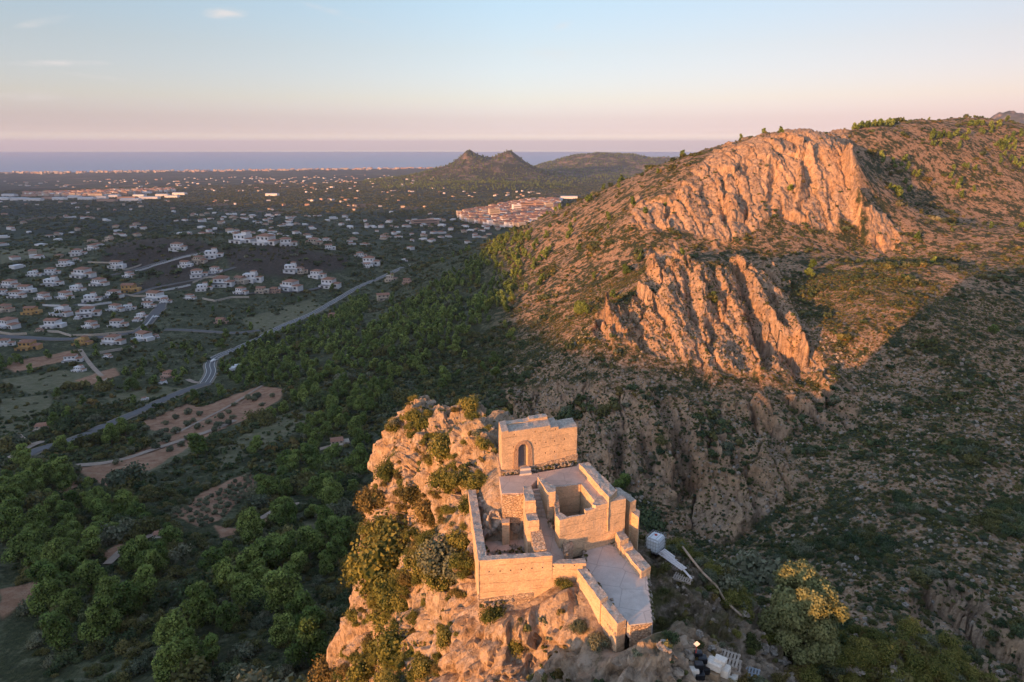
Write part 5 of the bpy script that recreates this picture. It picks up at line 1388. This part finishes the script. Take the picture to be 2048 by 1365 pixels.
for i, (u, v, w_, lab) in enumerate([(1396,1312,15,'black sack farthest along, behind the diamond sign'),(1404,1324,18,'black sack in the middle of the black heap'),(1397,1336,17,'black sack next to the small white sack'),(1409,1345,18,'black sack touching the white sack stack'),(1399,1356,18,'lowest black sack of the heap')]):
    blob('sack', u, v, w_, .75, M_BLACK, lab, 3+i, grp='sacks of the builders')
pallet(1450, 1326, R(-28), 'upper empty slatted pallet beside the white sacks', M_WOOD, 1.25, .25, R(8)); pallet(1455, 1332, R(-22), 'slatted pallet lying under the upper one', M_WOOD, 1.25, .02)
pallet(1494, 1352, R(-25), 'grey slatted pallet at the bottom edge beside the sacks', plain_mat('steel_grey', (.3,.32,.34)), 1.15, .15)
for i, (u, v, dz, lab) in enumerate([(1424,1352,.0,'brown base sack of the stack'),(1450,1374,.0,'lower sack nearest the bottom edge'),(1428,1350,.5,'white cement sack on the upper end of the stack'),(1441,1362,.55,'white cement sack in the middle of the stack'),(1456,1374,.5,'sunlit cement sack at the near end of the stack'),(1438,1352,.85,'topmost crumpled white sack of the stack')]):
    blob('sack', u, v, 30 if dz < .8 else 22, .55, M_SACK if dz else plain_mat('brown_sack', (.35,.25,.16)), lab, 11+i, dz, grp='sacks of the builders', yaw=R(-35), asp=.75)

# weeds and fallen stones along the feet of the walls
WP = []
for (x0, y0, x1, y1, z, n_) in [(290,402,380,392,257.55,22),(446,380,690,338,257.55,60),(660,742,905,790,254.5,60),(735,800,735,880,254.5,25),(745,925,960,1225,254.5,18),(900,790,1068,945,254.5,16),(210,830,440,830,254.2,30),(330,800,460,820,254.2,25),(150,560,200,840,254.2,30),
                                 (160,1130,560,1040,252.9,50),(690,960,910,1275,253.9,55),(1075,960,1110,1215,254.1,50),(540,660,560,690,256.1,6),(560,700,640,850,255.2,16),(970,1240,1100,1215,254.2,30)]:
    for i in range(n_*2):
        f = rng.uniform(); p_ = q(x0+(x1-x0)*f+rng.normal()*5, y0+(y1-y0)*f+rng.normal()*5, z); WP.append((p_[0], p_[1], z-.02, rng.uniform(.06, .26), rng.choice([0, 1, 2, 3, 4, 5, 6])))
WP = np.array(WP); gn_scatter('wall_foot_weeds', TUFT+ROCKM, WP[:, :3], WP[:, 3], rng.uniform(0, 6.28, len(WP)), WP[:, 4])
# loose stones over the near ground
k_ = rng.integers(0, cx.size, 9000); sx_, sy_, sz_s = cx.ravel()[k_], cy.ravel()[k_], cz.ravel()[k_]; kk = (sz_s > 215) & (fm.ravel()[k_] < .1) & (np.hypot(gxz, gyz).ravel()[k_] < 1.1)
gn_scatter('loose_stones', ROCKM, np.stack([sx_, sy_, sz_s], 1)[kk], rng.uniform(.08, .4, kk.sum())*rng.uniform(.4, 1.2, kk.sum()), rng.uniform(0, 6.28, kk.sum()), rng.integers(0, 4, kk.sum()))
x, y = sector(6000, 80, 330, 0, 44); z = ground(x, y); k = crag_at(x, y) < terrain_at(x, y); x, y, z = x[k], y[k], z[k]
gn_scatter('scree', ROCKM, np.stack([x, y, z], 1), rng.uniform(.25, 1.3, len(x))*rng.uniform(.4, 1.2, len(x)), rng.uniform(0, 6.28, len(x)), rng.integers(0, 4, len(x)))

# ------------------------------------------------------------------ olive groves
def olive(x_, y_, s, lab, i):
    z_ = ground(x_, y_)[0]
    copy_thing('olive_tree', [('crown', OLIVES[i % 2][0]), ('trunk', OLIVES[i % 2][1])], (x_, y_, z_-.1), (s, s, s*.9), i*1.7, lab, 'tree', 'olive trees in the fields')
cnt = 0
a0_, a1_, b0_, b1_ = [hit(*c)[0] for c in ((352,1028), (497,950), (415,1052), (520,965))]
for i in range(6):
    for j in range(11):
        f, g_ = i/5, j/10
        P_ = (a0_*(1-g_)+a1_*g_)*(1-f) + (b0_*(1-g_)+b1_*g_)*f
        uu, vv, _ = project(*P_)
        olive(P_[0]+rng.normal()*.5, P_[1]+rng.normal()*.5, rng.uniform(2.4, 3.2), 'small olive tree, row %s, place %s in the red earth grove' % (ONES[i+1], ONES[j+1]), cnt); cnt += 1
for i, (u, v) in enumerate([(305,838),(322,830),(345,822),(362,815),(350,838),(375,828),(388,845),(402,832),(330,850),(372,852),(398,858),(420,848),(440,838),(455,828),(432,862),(470,812),(495,800),(505,803),(512,797),(525,812),(545,795),(290,862),(300,880),(320,872),(335,885),(352,868),(310,898),(340,902),(365,893),(385,882),(405,890),(260,905),(245,915),(440,855),(455,850),(372,880),(235,928),(468,838),(515,795),(330,865)]):
    h_ = hit(u, v); 
    if h_: olive(h_[0][0], h_[0][1], rng.uniform(4.2, 6.5), 'olive tree in the stony fields, ' + where(u, v), cnt); cnt += 1

# ------------------------------------------------------------------ houses
WALLS = {'w': plain_mat('white_wall', (.66,.65,.66), .8, var=.05, scale=.4), 'c': plain_mat('cream_wall', (.47,.40,.33), .85, var=.08, scale=.4), 'y': plain_mat('ochre_wall', (.46,.29,.12), .85, var=.08, scale=.4), 'p': plain_mat('pink_wall', (.42,.29,.23), .85, var=.08, scale=.4)}
M_TILE = plain_mat('terracotta_tiles', (.30,.155,.105), .85, var=.3, scale=1.2); M_GLASS = plain_mat('window_dark', (.03,.035,.045), .3, .5); M_STONE = plain_mat('garden_wall', (.48,.42,.36), .9, var=.15, scale=.6)
def roof_bm(bm, x0, x1, y0, y1, z, h, ov=.5, gable=False):
    x0 -= ov; x1 += ov; y0 -= ov; y1 += ov; d_ = (y1-y0)/2; rx = 0 if gable else d_
    if x1-x0 < 2*rx: rx = (x1-x0)/2-.01
    B = [bm.verts.new(c) for c in ((x0, y0, z), (x1, y0, z), (x1, y1, z), (x0, y1, z))]
    T = [bm.verts.new(c) for c in ((x0+rx, (y0+y1)/2, z+h), (x1-rx, (y0+y1)/2, z+h))]
    bm.faces.new((B[0], B[1], T[1], T[0])); bm.faces.new((B[2], B[3], T[0], T[1])); bm.faces.new((B[1], B[2], T[1])); bm.faces.new((B[3], B[0], T[0])); bm.faces.new(B[::-1])
def villa(kind, col, seed):
    """parts of one villa design, about 14 m wide: list of (name, mesh)"""
    g = random.Random(seed); P_ = []; wm = WALLS[col]
    def part(nme, bm, m): me = bm_mesh(bm, nme); me.materials.append(m); P_.append((nme, me))
    bm = bmesh.new()
    w1, d1, h1 = g.uniform(8, 10), g.uniform(7, 8.5), g.uniform(5.2, 6.2)
    add_box(bm, (-1.5, 0, h1/2-1), (w1, d1, h1+2)); add_box(bm, (w1/2+.8, -1, .4), (5.2, d1*.8, 5.2)); add_box(bm, (-2, -d1/2-1.9, -.2), (w1*1.05, 3.9, 4.0))
    if kind == 2: add_box(bm, (-w1/2-3, .5, .6), (4.5, 5.5, 5.4))
    if kind == 3: add_box(bm, (1, .5, h1+1), (4, 4, 2.4))
    part('wall', bm, wm)
    bm = bmesh.new()
    if kind in (0, 2, 4): roof_bm(bm, -1.5-w1/2, -1.5+w1/2, -d1/2, d1/2, h1, 1.7); roof_bm(bm, w1/2-1.9, w1/2+3.4, -1-d1*.4, -1+d1*.4, 3.01, 1.2)
    elif kind == 1: roof_bm(bm, -1.5-w1/2, -1.5+w1/2, -d1/2, d1/2, h1, 1.5, .5, True)
    else: add_box(bm, (w1/2+.8, -1, 3.05), (5.4, d1*.8+.2, .2)); roof_bm(bm, -1, 3, -1.5, 2.5, h1+2.21, .9)
    if kind == 2: roof_bm(bm, -w1/2-5.2, -w1/2-.8, -2.2, 3.2, 3.31, 1)
    part('roof', bm, M_TILE)
    yf = -d1/2-.03
    for i in range(3):
        bm = bmesh.new(); add_box(bm, (-1.5-w1/2+w1*(i+.5)/3, yf, h1*.72), (1.3, .12, 1.5)); part('window', bm, M_GLASS)
    for i in range(2):
        bm = bmesh.new(); add_box(bm, (-1.5-w1/2+w1*(i+.6)/2.4, yf-3.84, .6), (1.9, .12, 1.5)); part('window', bm, M_GLASS)
    bm = bmesh.new(); add_box(bm, (w1/2+.8, -1-d1*.4-.03, 1.2), (1.8, .12, 1.8)); part('door', bm, M_GLASS)
    bm = bmesh.new(); add_box(bm, (-2, -d1/2-1.9, 1.85), (w1*1.08, 4.1, .12))
    for i in range(2): add_box(bm, (-2, -d1/2-3.9+i*.0, 2.25), (w1*1.08, .12, .7))
    part('terrace', bm, wm)
    return P_
VIL = {}
def put_villa(u, v, wpx, col, kind, lab, rz=None, hgt=1.0):
    h_ = hit(u, v, 60)
    if not h_: return
    p, t = h_; key = (kind, col)
    if key not in VIL: VIL[key] = villa(kind, col, kind*7+ord(col))
    s = wpx/F*t/14.5*1.05
    base = max(ground(p[0]+dx, p[1]+dy)[0] for dx in (-5, 0, 5) for dy in (-5, 0, 5))
    copy_thing('villa', VIL[key], (p[0], p[1], (p[2]+base)/2), (s, s, s*.92*hgt), rng.uniform(-.5, .35) if rz is None else rz, lab, 'house', 'hillside villas')
VL = [(430,400,100,'w'),(285,415,90,'c'),(700,420,150,'p'),(545,330,100,'w'),(630,300,60,'w'),(765,200,80,'c'),(905,135,80,'c'),(650,245,100,'c'),(970,345,110,'w'),(1070,425,85,'w'),(1465,200,110,'w'),(1750,260,130,'w'),(1645,305,105,'c'),
 (1530,340,95,'w'),(1770,385,90,'w'),(1630,418,115,'w'),(1675,530,110,'w'),(1835,490,150,'w'),(1980,468,110,'c'),(1985,560,100,'w'),(1565,605,80,'w'),(440,490,130,'w'),(100,505,120,'c'),(225,545,120,'w'),(150,590,110,'w'),(30,570,90,'w'),
 (640,538,110,'c'),(830,490,120,'w'),(1075,540,130,'y'),(370,605,110,'c'),(550,600,120,'w'),(760,618,120,'c'),(950,590,120,'w'),(1290,610,150,'w'),(1360,635,80,'w'),(1220,670,95,'c'),(530,735,150,'w'),(740,735,140,'w'),(270,720,115,'y'),
 (55,705,120,'c'),(960,700,110,'p'),(1060,690,90,'p'),(90,835,160,'w'),(455,830,145,'c'),(760,835,110,'w'),(975,828,120,'w'),(1165,755,80,'w'),(1130,790,60,'w'),(1820,805,90,'p'),(250,1010,160,'y'),(50,985,110,'w'),(690,975,120,'y'),
 (945,968,145,'c'),(1195,938,145,'w'),(890,1085,65,'w'),(600,1115,120,'c'),(660,1195,90,'w'),(1400,1245,105,'p'),(1345,1300,60,'c'),(200,970,60,'w'),(330,870,60,'c'),(640,770,50,'w'),(1280,925,60,'w')]
near = ['the lower street','the upper street','the hill top','the pine trees','the long bend']
VL = [(a_, b_, w_, 'w' if (c_ in 'cp' and i % 3) else c_) for i, (a_, b_, w_, c_) in enumerate(VL)]
cname = {'w': 'white', 'c': 'cream', 'y': 'ochre', 'p': 'pinkish'}
kname = ['two-storey villa with hipped tile roof', 'gabled villa', 'villa with two tiled wings', 'villa with small roof tower', 'tile-roofed villa']
for i, (a_, b_, w_, c_) in enumerate(VL):
    u, v = a_/4.096, 450+b_/4.096; kd = [0, 3, 2, 1, 4][i % 5]
    put_villa(u, v, w_/4.096, c_, kd, '%s %s, %s' % (cname[c_], kname[kd], where(u, v)))
VL2 = [(230,472,105,'w'),(350,482,105,'w'),(450,488,80,'w'),(590,484,70,'c'),(665,508,50,'w'),(475,620,80,'w'),(605,650,70,'w'),(670,700,90,'w'),(475,712,95,'w'),(320,728,60,'c'),(270,668,90,'w'),(385,728,50,'p'),(875,585,80,'w'),(685,860,50,'p'),(1065,684,45,'p'),
 (980,668,55,'c'),(120,692,90,'w'),(525,628,50,'c'),(825,548,50,'w'),(860,600,45,'w'),(1045,572,30,'w'),(650,470,40,'w'),(300,470,60,'c')]
for i, (a_, b_, w_, c_) in enumerate(VL2):
    u, v = 400+a_/2.56, 300+b_/2.56; kd = [3, 0, 4, 2, 1][i % 5]
    put_villa(u, v, w_/2.56, c_, kd, '%s %s, %s' % (cname[c_], kname[kd], where(u, v)))
for (u, v, w_, c_, lab) in [(92,858,34,'c','pale farmhouse beside the lower left road'),(130,848,24,'w','bluish white barn next to the pale farmhouse'),(322,1074,26,'c','small farmhouse with red terrace among the pines'),(290,800,12,'w','tiny hut beside the lower road'),
                            (678,888,34,'c','flat ruined farmhouse left of the castle crag'),(632,886,10,'w','tiny white hut near the ruined farmhouse'),(263,1121,10,'w','small pale shed roof in the dark thicket'),(770,598,34,'c','low stone ruin in the pine wood')]:
    put_villa(u, v, w_, c_, 1, lab, .3, .7)
M_VAN = plain_mat('van_paint', (.75,.76,.78), .3, .5, var=.02); M_TYRE = plain_mat('tyre', (.02,.02,.02), .8)
def vehicle(u, v, rz, lab, van=True):
    p, t = hit(u, v, 100); th = thing('parked_van' if van else 'parked_car', lab, 'van' if van else 'car', tuple(p+np.array([0, 0, .3])), rz, 'vehicles by the road')
    bm = bmesh.new(); add_box(bm, (0, 0, 1.3 if van else .75), (5.4, 2, 2.0 if van else .75)); add_box(bm, (-.2, 0, 1.25), (2.4, 1.7, .9 if not van else 1)); bmesh.ops.bevel(bm, geom=bm.edges[:], offset=.18, segments=2, affect='EDGES'); obj('body', bm_mesh(bm, 'body'), M_VAN, th)
    bm = bmesh.new(); add_box(bm, (2.3, 0, 1.75 if van else 1.3), (.7, 1.7, .6 if van else .4)); obj('windscreen', bm_mesh(bm, 'ws'), M_GLASS, th)
    for x_ in (-1.7, 1.7):
        for y_ in (-.9, .9):
            bm = bmesh.new(); add_tube(bm, (x_, y_-.12, .36), (x_, y_+.12, .36), .36, seg=12); obj('wheel', bm_mesh(bm, 'wheel', True), M_TYRE, th)
vehicle(462, 744, .5, 'white van, lower of three beside the road bend'); vehicle(470, 740, .45, 'white van in the middle of three beside the road bend'); vehicle(478, 736, .4, 'white van, upper of three beside the road bend')
vehicle(428, 724, 1.2, 'white car driving on the road bend', False); vehicle(285, 668, 0.2, 'parked car on the village street corner', False); vehicle(313, 636, 1.0, 'car on the climbing village street', False)
# retaining walls of the village
for i, pl_ in enumerate([[(640,665),(760,668),(915,645)],[(390,880),(480,885),(585,918)],[(600,915),(760,912),(980,893),(1100,880)],[(1215,585),(1330,545),(1560,500)],[(1580,480),(1680,440),(1780,428),(1880,440)],[(720,312),(800,315),(900,318)],[(1150,880),(1210,820),(1260,755)],[(820,1058),(950,1035),(1100,1010)],
                         [(1000,575),(1100,590),(1210,590)],[(350,665),(430,670),(560,672)],[(1660,610),(1760,630),(1900,600),(2040,600)],[(0,890),(100,905),(220,900)],[(1110,385),(1260,340),(1400,300),(1530,265),(1690,235)],[(930,378),(1040,370),(1160,330)]]):
    W_ = []
    for a_, b_ in pl_:
        h_ = hit(a_/4.096, 450+b_/4.096, 100); W_.append(h_[0])
    bm = bmesh.new()
    for a_, b_ in zip(W_[:-1], W_[1:]):
        n_ = 8
        for j in range(n_):
            p0 = a_+(b_-a_)*j/n_; p1 = a_+(b_-a_)*(j+1)/n_; c_ = (p0+p1)/2; z_ = ground(c_[0], c_[1])[0]; d_ = p1-p0
            add_box(bm, (c_[0], c_[1], z_+.35), (np.hypot(d_[0], d_[1])*1.04, .4, 3.2), Matrix.Rotation(math.atan2(d_[1], d_[0]), 3, 'Z'))
    o = obj('retaining_wall', bm_mesh(bm, 'rw'), [WALLS['w'], M_STONE, WALLS['c']][i % 3])
    mu, mv = pl_[1]; tag(o, 'long low %s garden wall, %s' % (['white','stone','cream'][i % 3], where(mu/4.096, 450+mv/4.096)), 'wall', 'garden walls of the village')
# houses over the plain
def simple_house(seed):
    g = random.Random(seed); bm = bmesh.new(); w1, d1, h1 = g.uniform(11, 17), g.uniform(8, 11), g.uniform(3.5, 6.5)
    add_box(bm, (0, 0, h1/2-.5), (w1, d1, h1+1)); add_box(bm, (w1/2+2, -1, 1.2), (5, 6, 3.4)); me = bm_mesh(bm, 'wall'); me.materials.append(WALLS[g.choice('wwwcc')])
    bm = bmesh.new()
    if seed % 4: roof_bm(bm, -w1/2, w1/2, -d1/2, d1/2, h1, 1.8)
    else: add_box(bm, (0, 0, h1+.1), (w1+.3, d1+.3, .2))
    mr = bm_mesh(bm, 'roof'); mr.materials.append(M_TILE if seed % 4 else WALLS['w']); return [('wall', me), ('roof', mr)]
SH = [simple_house(i) for i in range(10)]
HZONE = [([(380,425),(600,430),(900,440),(1010,450),(1000,470),(900,500),(840,515),(700,490),(560,478),(400,470)], 1.0), ([(0,430),(380,440),(380,472),(260,478),(180,490),(60,530),(0,540)], .5), ([(0,540),(100,520),(200,490),(180,510),(60,560)], .8),
         ([(560,400),(700,395),(900,400),(900,430),(560,430)], .18), ([(0,405),(560,400),(560,430),(0,430)], .12), ([(0,350),(900,345),(820,395),(0,372)], .045), ([(760,385),(900,372),(1080,385),(1080,400),(900,395)], .14), ([(900,440),(1010,450),(960,490),(900,490)], 1.2)]
x, y = sector(42000, 1000, 6500, -38, 8); z = ground(x, y); u, v, t = project(x, y, z); d_ = np.zeros(len(x))
for pl_, w_ in HZONE: d_ = np.maximum(d_, w_*in_poly(u, v, pl_))
cl = .35+1.3*sstep(0, .3, noise01(x, y, 120, 9)); k = rng.uniform(0, 1, len(x)) < d_*cl*np.where(t > 2500, .5, .30)
x, y, z, u, v, t = [a[k] for a in (x, y, z, u, v, t)]
cell = {}; kp = []
for i in range(len(x)):
    key = (int(x[i]//20), int(y[i]//20))
    if key in cell: continue
    cell[key] = 1; kp.append(i)
x, y, z, u, v, t = [a[kp] for a in (x, y, z, u, v, t)]; order = np.argsort(t); print('plain houses', len(x))
for n_, i in enumerate(order[:205]):
    s = rng.uniform(.6, .95)
    copy_thing('house', SH[n_ % 10], (x[i], y[i], z[i]), (s, s, s*1.05), rng.uniform(0, 3.1), '%s house on the plain, %s' % ('low flat-roofed' if (n_ % 10) % 4 == 0 else 'tile-roofed', where(u[i], v[i])), 'house', 'houses on the plain')
rs = order[205:]
def box_heap(name, X_, Y_, Z_, W_, D_, H_, RZ, mats, roofs=True, lab=None):
    """far buildings that read as one mass, one object"""
    V_ = []; F_ = []; MI = []
    for x_, y_, z_, w_, d_, h_, r_ in zip(X_, Y_, Z_, W_, D_, H_, RZ):
        c_, s_ = math.cos(r_), math.sin(r_); o_ = len(V_); mi = random.randrange(len(mats)-1)
        for zz in (z_-1, z_+h_):
            for a_, b_ in ((-1, -1), (1, -1), (1, 1), (-1, 1)): V_.append((x_+c_*a_*w_/2-s_*b_*d_/2, y_+s_*a_*w_/2+c_*b_*d_/2, zz))
        for f in ((0, 1, 5, 4), (1, 2, 6, 5), (2, 3, 7, 6), (3, 0, 4, 7)): F_.append(tuple(o_+j for j in f)); MI.append(mi)
        if roofs and random.random() < .82:
            V_ += [(x_-c_*w_/4, y_-s_*w_/4, z_+h_+d_*.16), (x_+c_*w_/4, y_+s_*w_/4, z_+h_+d_*.16)]
            for f in ((4, 5, 9, 8), (6, 7, 8, 9), (5, 6, 9), (7, 4, 8)): F_.append(tuple(o_+j for j in f)); MI.append(len(mats)-1)
        else: F_.append((o_+4, o_+5, o_+6, o_+7)); MI.append(mi)
    me = bpy.data.meshes.new(name); me.from_pydata(V_, [], F_)
    for m in mats: me.materials.append(m)
    me.polygons.foreach_set('material_index', MI); o = bpy.data.objects.new(name, me); C.objects.link(o); o['kind'] = 'stuff'; return o
MT = [WALLS['w'], WALLS['c'], WALLS['w'], WALLS['p'], M_TILE]
n = len(rs); sz_ = np.where(t[rs] > 3500, 1.5, 1)
box_heap('far_houses', x[rs], y[rs], z[rs], rng.uniform(6, 15, n)*sz_, rng.uniform(6, 9, n)*sz_, rng.uniform(3, 6, n), rng.uniform(0, 3.1, n), MT)
def region_pts(n, poly, t0, t1, spacing):
    us = np.array([p[0] for p in poly]); a0 = math.degrees(math.atan((us.min()-1024)/F))-2; a1 = math.degrees(math.atan((us.max()-1024)/F))+2
    x, y = sector(n, t0, t1, a0, a1); z = ground(x, y); u, v, t = project(x, y, z); k = in_poly(u, v, poly); x, y, z = x[k], y[k], z[k]; cell = set(); kp = []
    for i in range(len(x)):
        key = (int(x[i]//spacing), int(y[i]//spacing))
        if key not in cell: cell.add(key); kp.append(i)
    return x[kp], y[kp], z[kp]
tx, ty, tz = region_pts(30000, [(915,432),(940,426),(1000,414),(1060,404),(1115,402),(1120,420),(1090,445),(1040,458),(980,452),(930,442)], 1300, 2900, 13)
n = len(tx); print('town', n)
box_heap('town_buildings', tx, ty, tz, rng.uniform(9, 16, n), rng.uniform(9, 15, n), rng.uniform(6, 13, n), rng.choice([.3, .35, .42], n), [WALLS['w'], WALLS['c'], WALLS['p'], WALLS['c'], M_TILE])
tx, ty, tz = region_pts(40000, [(20,381),(120,376),(330,374),(350,384),(200,394),(60,392)], 2300, 3900, 24); n = len(tx); print('town2', n)
box_heap('distant_town', tx, ty, tz, rng.uniform(12, 26, n), rng.uniform(12, 22, n), rng.uniform(7, 15, n), rng.uniform(-.3, .3, n), [WALLS['w'], WALLS['c'], WALLS['p'], WALLS['c'], M_TILE])
# seaside strip
cu = rng.uniform(-60, 1110, 620); bx, by = [], []
for u in cu:
    xs_ = [c[0] for c in cs]; ys_ = [c[1] for c in cs]
    f = np.linspace(5800, 12000, 200); X_ = (u-1024)/F*f*CP; yy = f; c_ = np.nonzero(yy > np.interp(X_, xs_, ys_))[0]
    i_ = c_[0] if len(c_) else -1; off = abs(rng.normal())*160+60; bx.append((u-1024)/F*(f[i_]-off)/CP); by.append(f[i_]-off)
bx = np.array(bx); by = np.array(by); n = len(bx)
box_heap('seaside_town', bx, by, ground(bx, by), rng.uniform(12, 42, n), rng.uniform(12, 25, n), rng.uniform(5, 19, n)**1.0, rng.uniform(-.3, .3, n), [WALLS['c'], WALLS['p'], WALLS['c'], WALLS['p'], M_TILE], False)
M_SHEET = plain_mat('metal_sheet_roof', (.42,.45,.50), .5, .4, var=.08, scale=.1)
def warehouse(u, v, w_, d_, rz, lab, col='w', h_=9):
    hh_ = hit(u, v, 400, 9000)
    if not hh_: return
    p, t = hh_; th = thing('warehouse', uniq(lab), 'warehouse', tuple(p), rz, 'long sheds on the plain'); bm = bmesh.new(); add_box(bm, (0, 0, h_/2-1), (w_, d_, h_+2)); obj('wall', bm_mesh(bm, 'w'), WALLS[col], th)
    bm = bmesh.new(); roof_bm(bm, -w_/2, w_/2, -d_/2, d_/2, h_+.05, d_*.07, .4, True); obj('roof', bm_mesh(bm, 'r'), M_SHEET if col == 'w' else M_TILE, th)
for i, (u, v) in enumerate([(12,400),(40,401),(68,402),(98,399),(120,400),(150,397),(175,400),(205,398),(230,395),(255,399),(280,394),(300,399),(325,393),(345,396),(20,393),(60,394),(100,392),(145,391),(190,389),(240,388),(285,388),(215,404),(262,403),(360,390),(545,392),
                             (1112,402),(1138,398)]):
    warehouse(u, v, rng.uniform(35, 70), rng.uniform(20, 32), rng.uniform(-.15, .15), '%s shed, %s' % (['long pale','wide grey roofed','tile-coloured'][2 if i % 6 == 3 else i % 2], where(u, v)), 'p' if i % 6 == 3 else 'w')
for i, (u, v, w_, h_, c_) in enumerate([(988,436,26,26,'c'),(1033,424,22,24,'w'),(1042,421,40,14,'p'),(1052,417,44,20,'p'),(1068,415,50,22,'p'),(1082,417,40,20,'p'),(1097,420,22,24,'c'),(850,446,62,10,'p'),(935,433,34,11,'c'),(958,437,30,12,'c')]):
    hh_ = hit(u, v+3, 400, 9000); p, t = hh_; th = thing('apartment_block', uniq('%s block above the town roofs, %s' % (cname[c_], where(u, v))), 'building', tuple(p), .3, 'large blocks in the town')
    bm = bmesh.new(); add_box(bm, (0, 0, h_/2-1), (w_, 16, h_+2)); add_box(bm, (w_*.2, 0, h_+1.2), (w_*.25, 6, 2.6)); obj('wall', bm_mesh(bm, 'w'), WALLS[c_], th)
    bm = bmesh.new(); add_box(bm, (-w_*.2, 0, h_+.3), (w_*.5, 16.4, .6)); obj('roof', bm_mesh(bm, 'r'), M_TILE, th)
    for j in range(int(h_//5)):
        bm = bmesh.new(); add_box(bm, (0, -8.05, 3+j*5), (w_*.85, .3, 1.6)); obj('window', bm_mesh(bm, 'wi'), M_GLASS, th)
#==END==
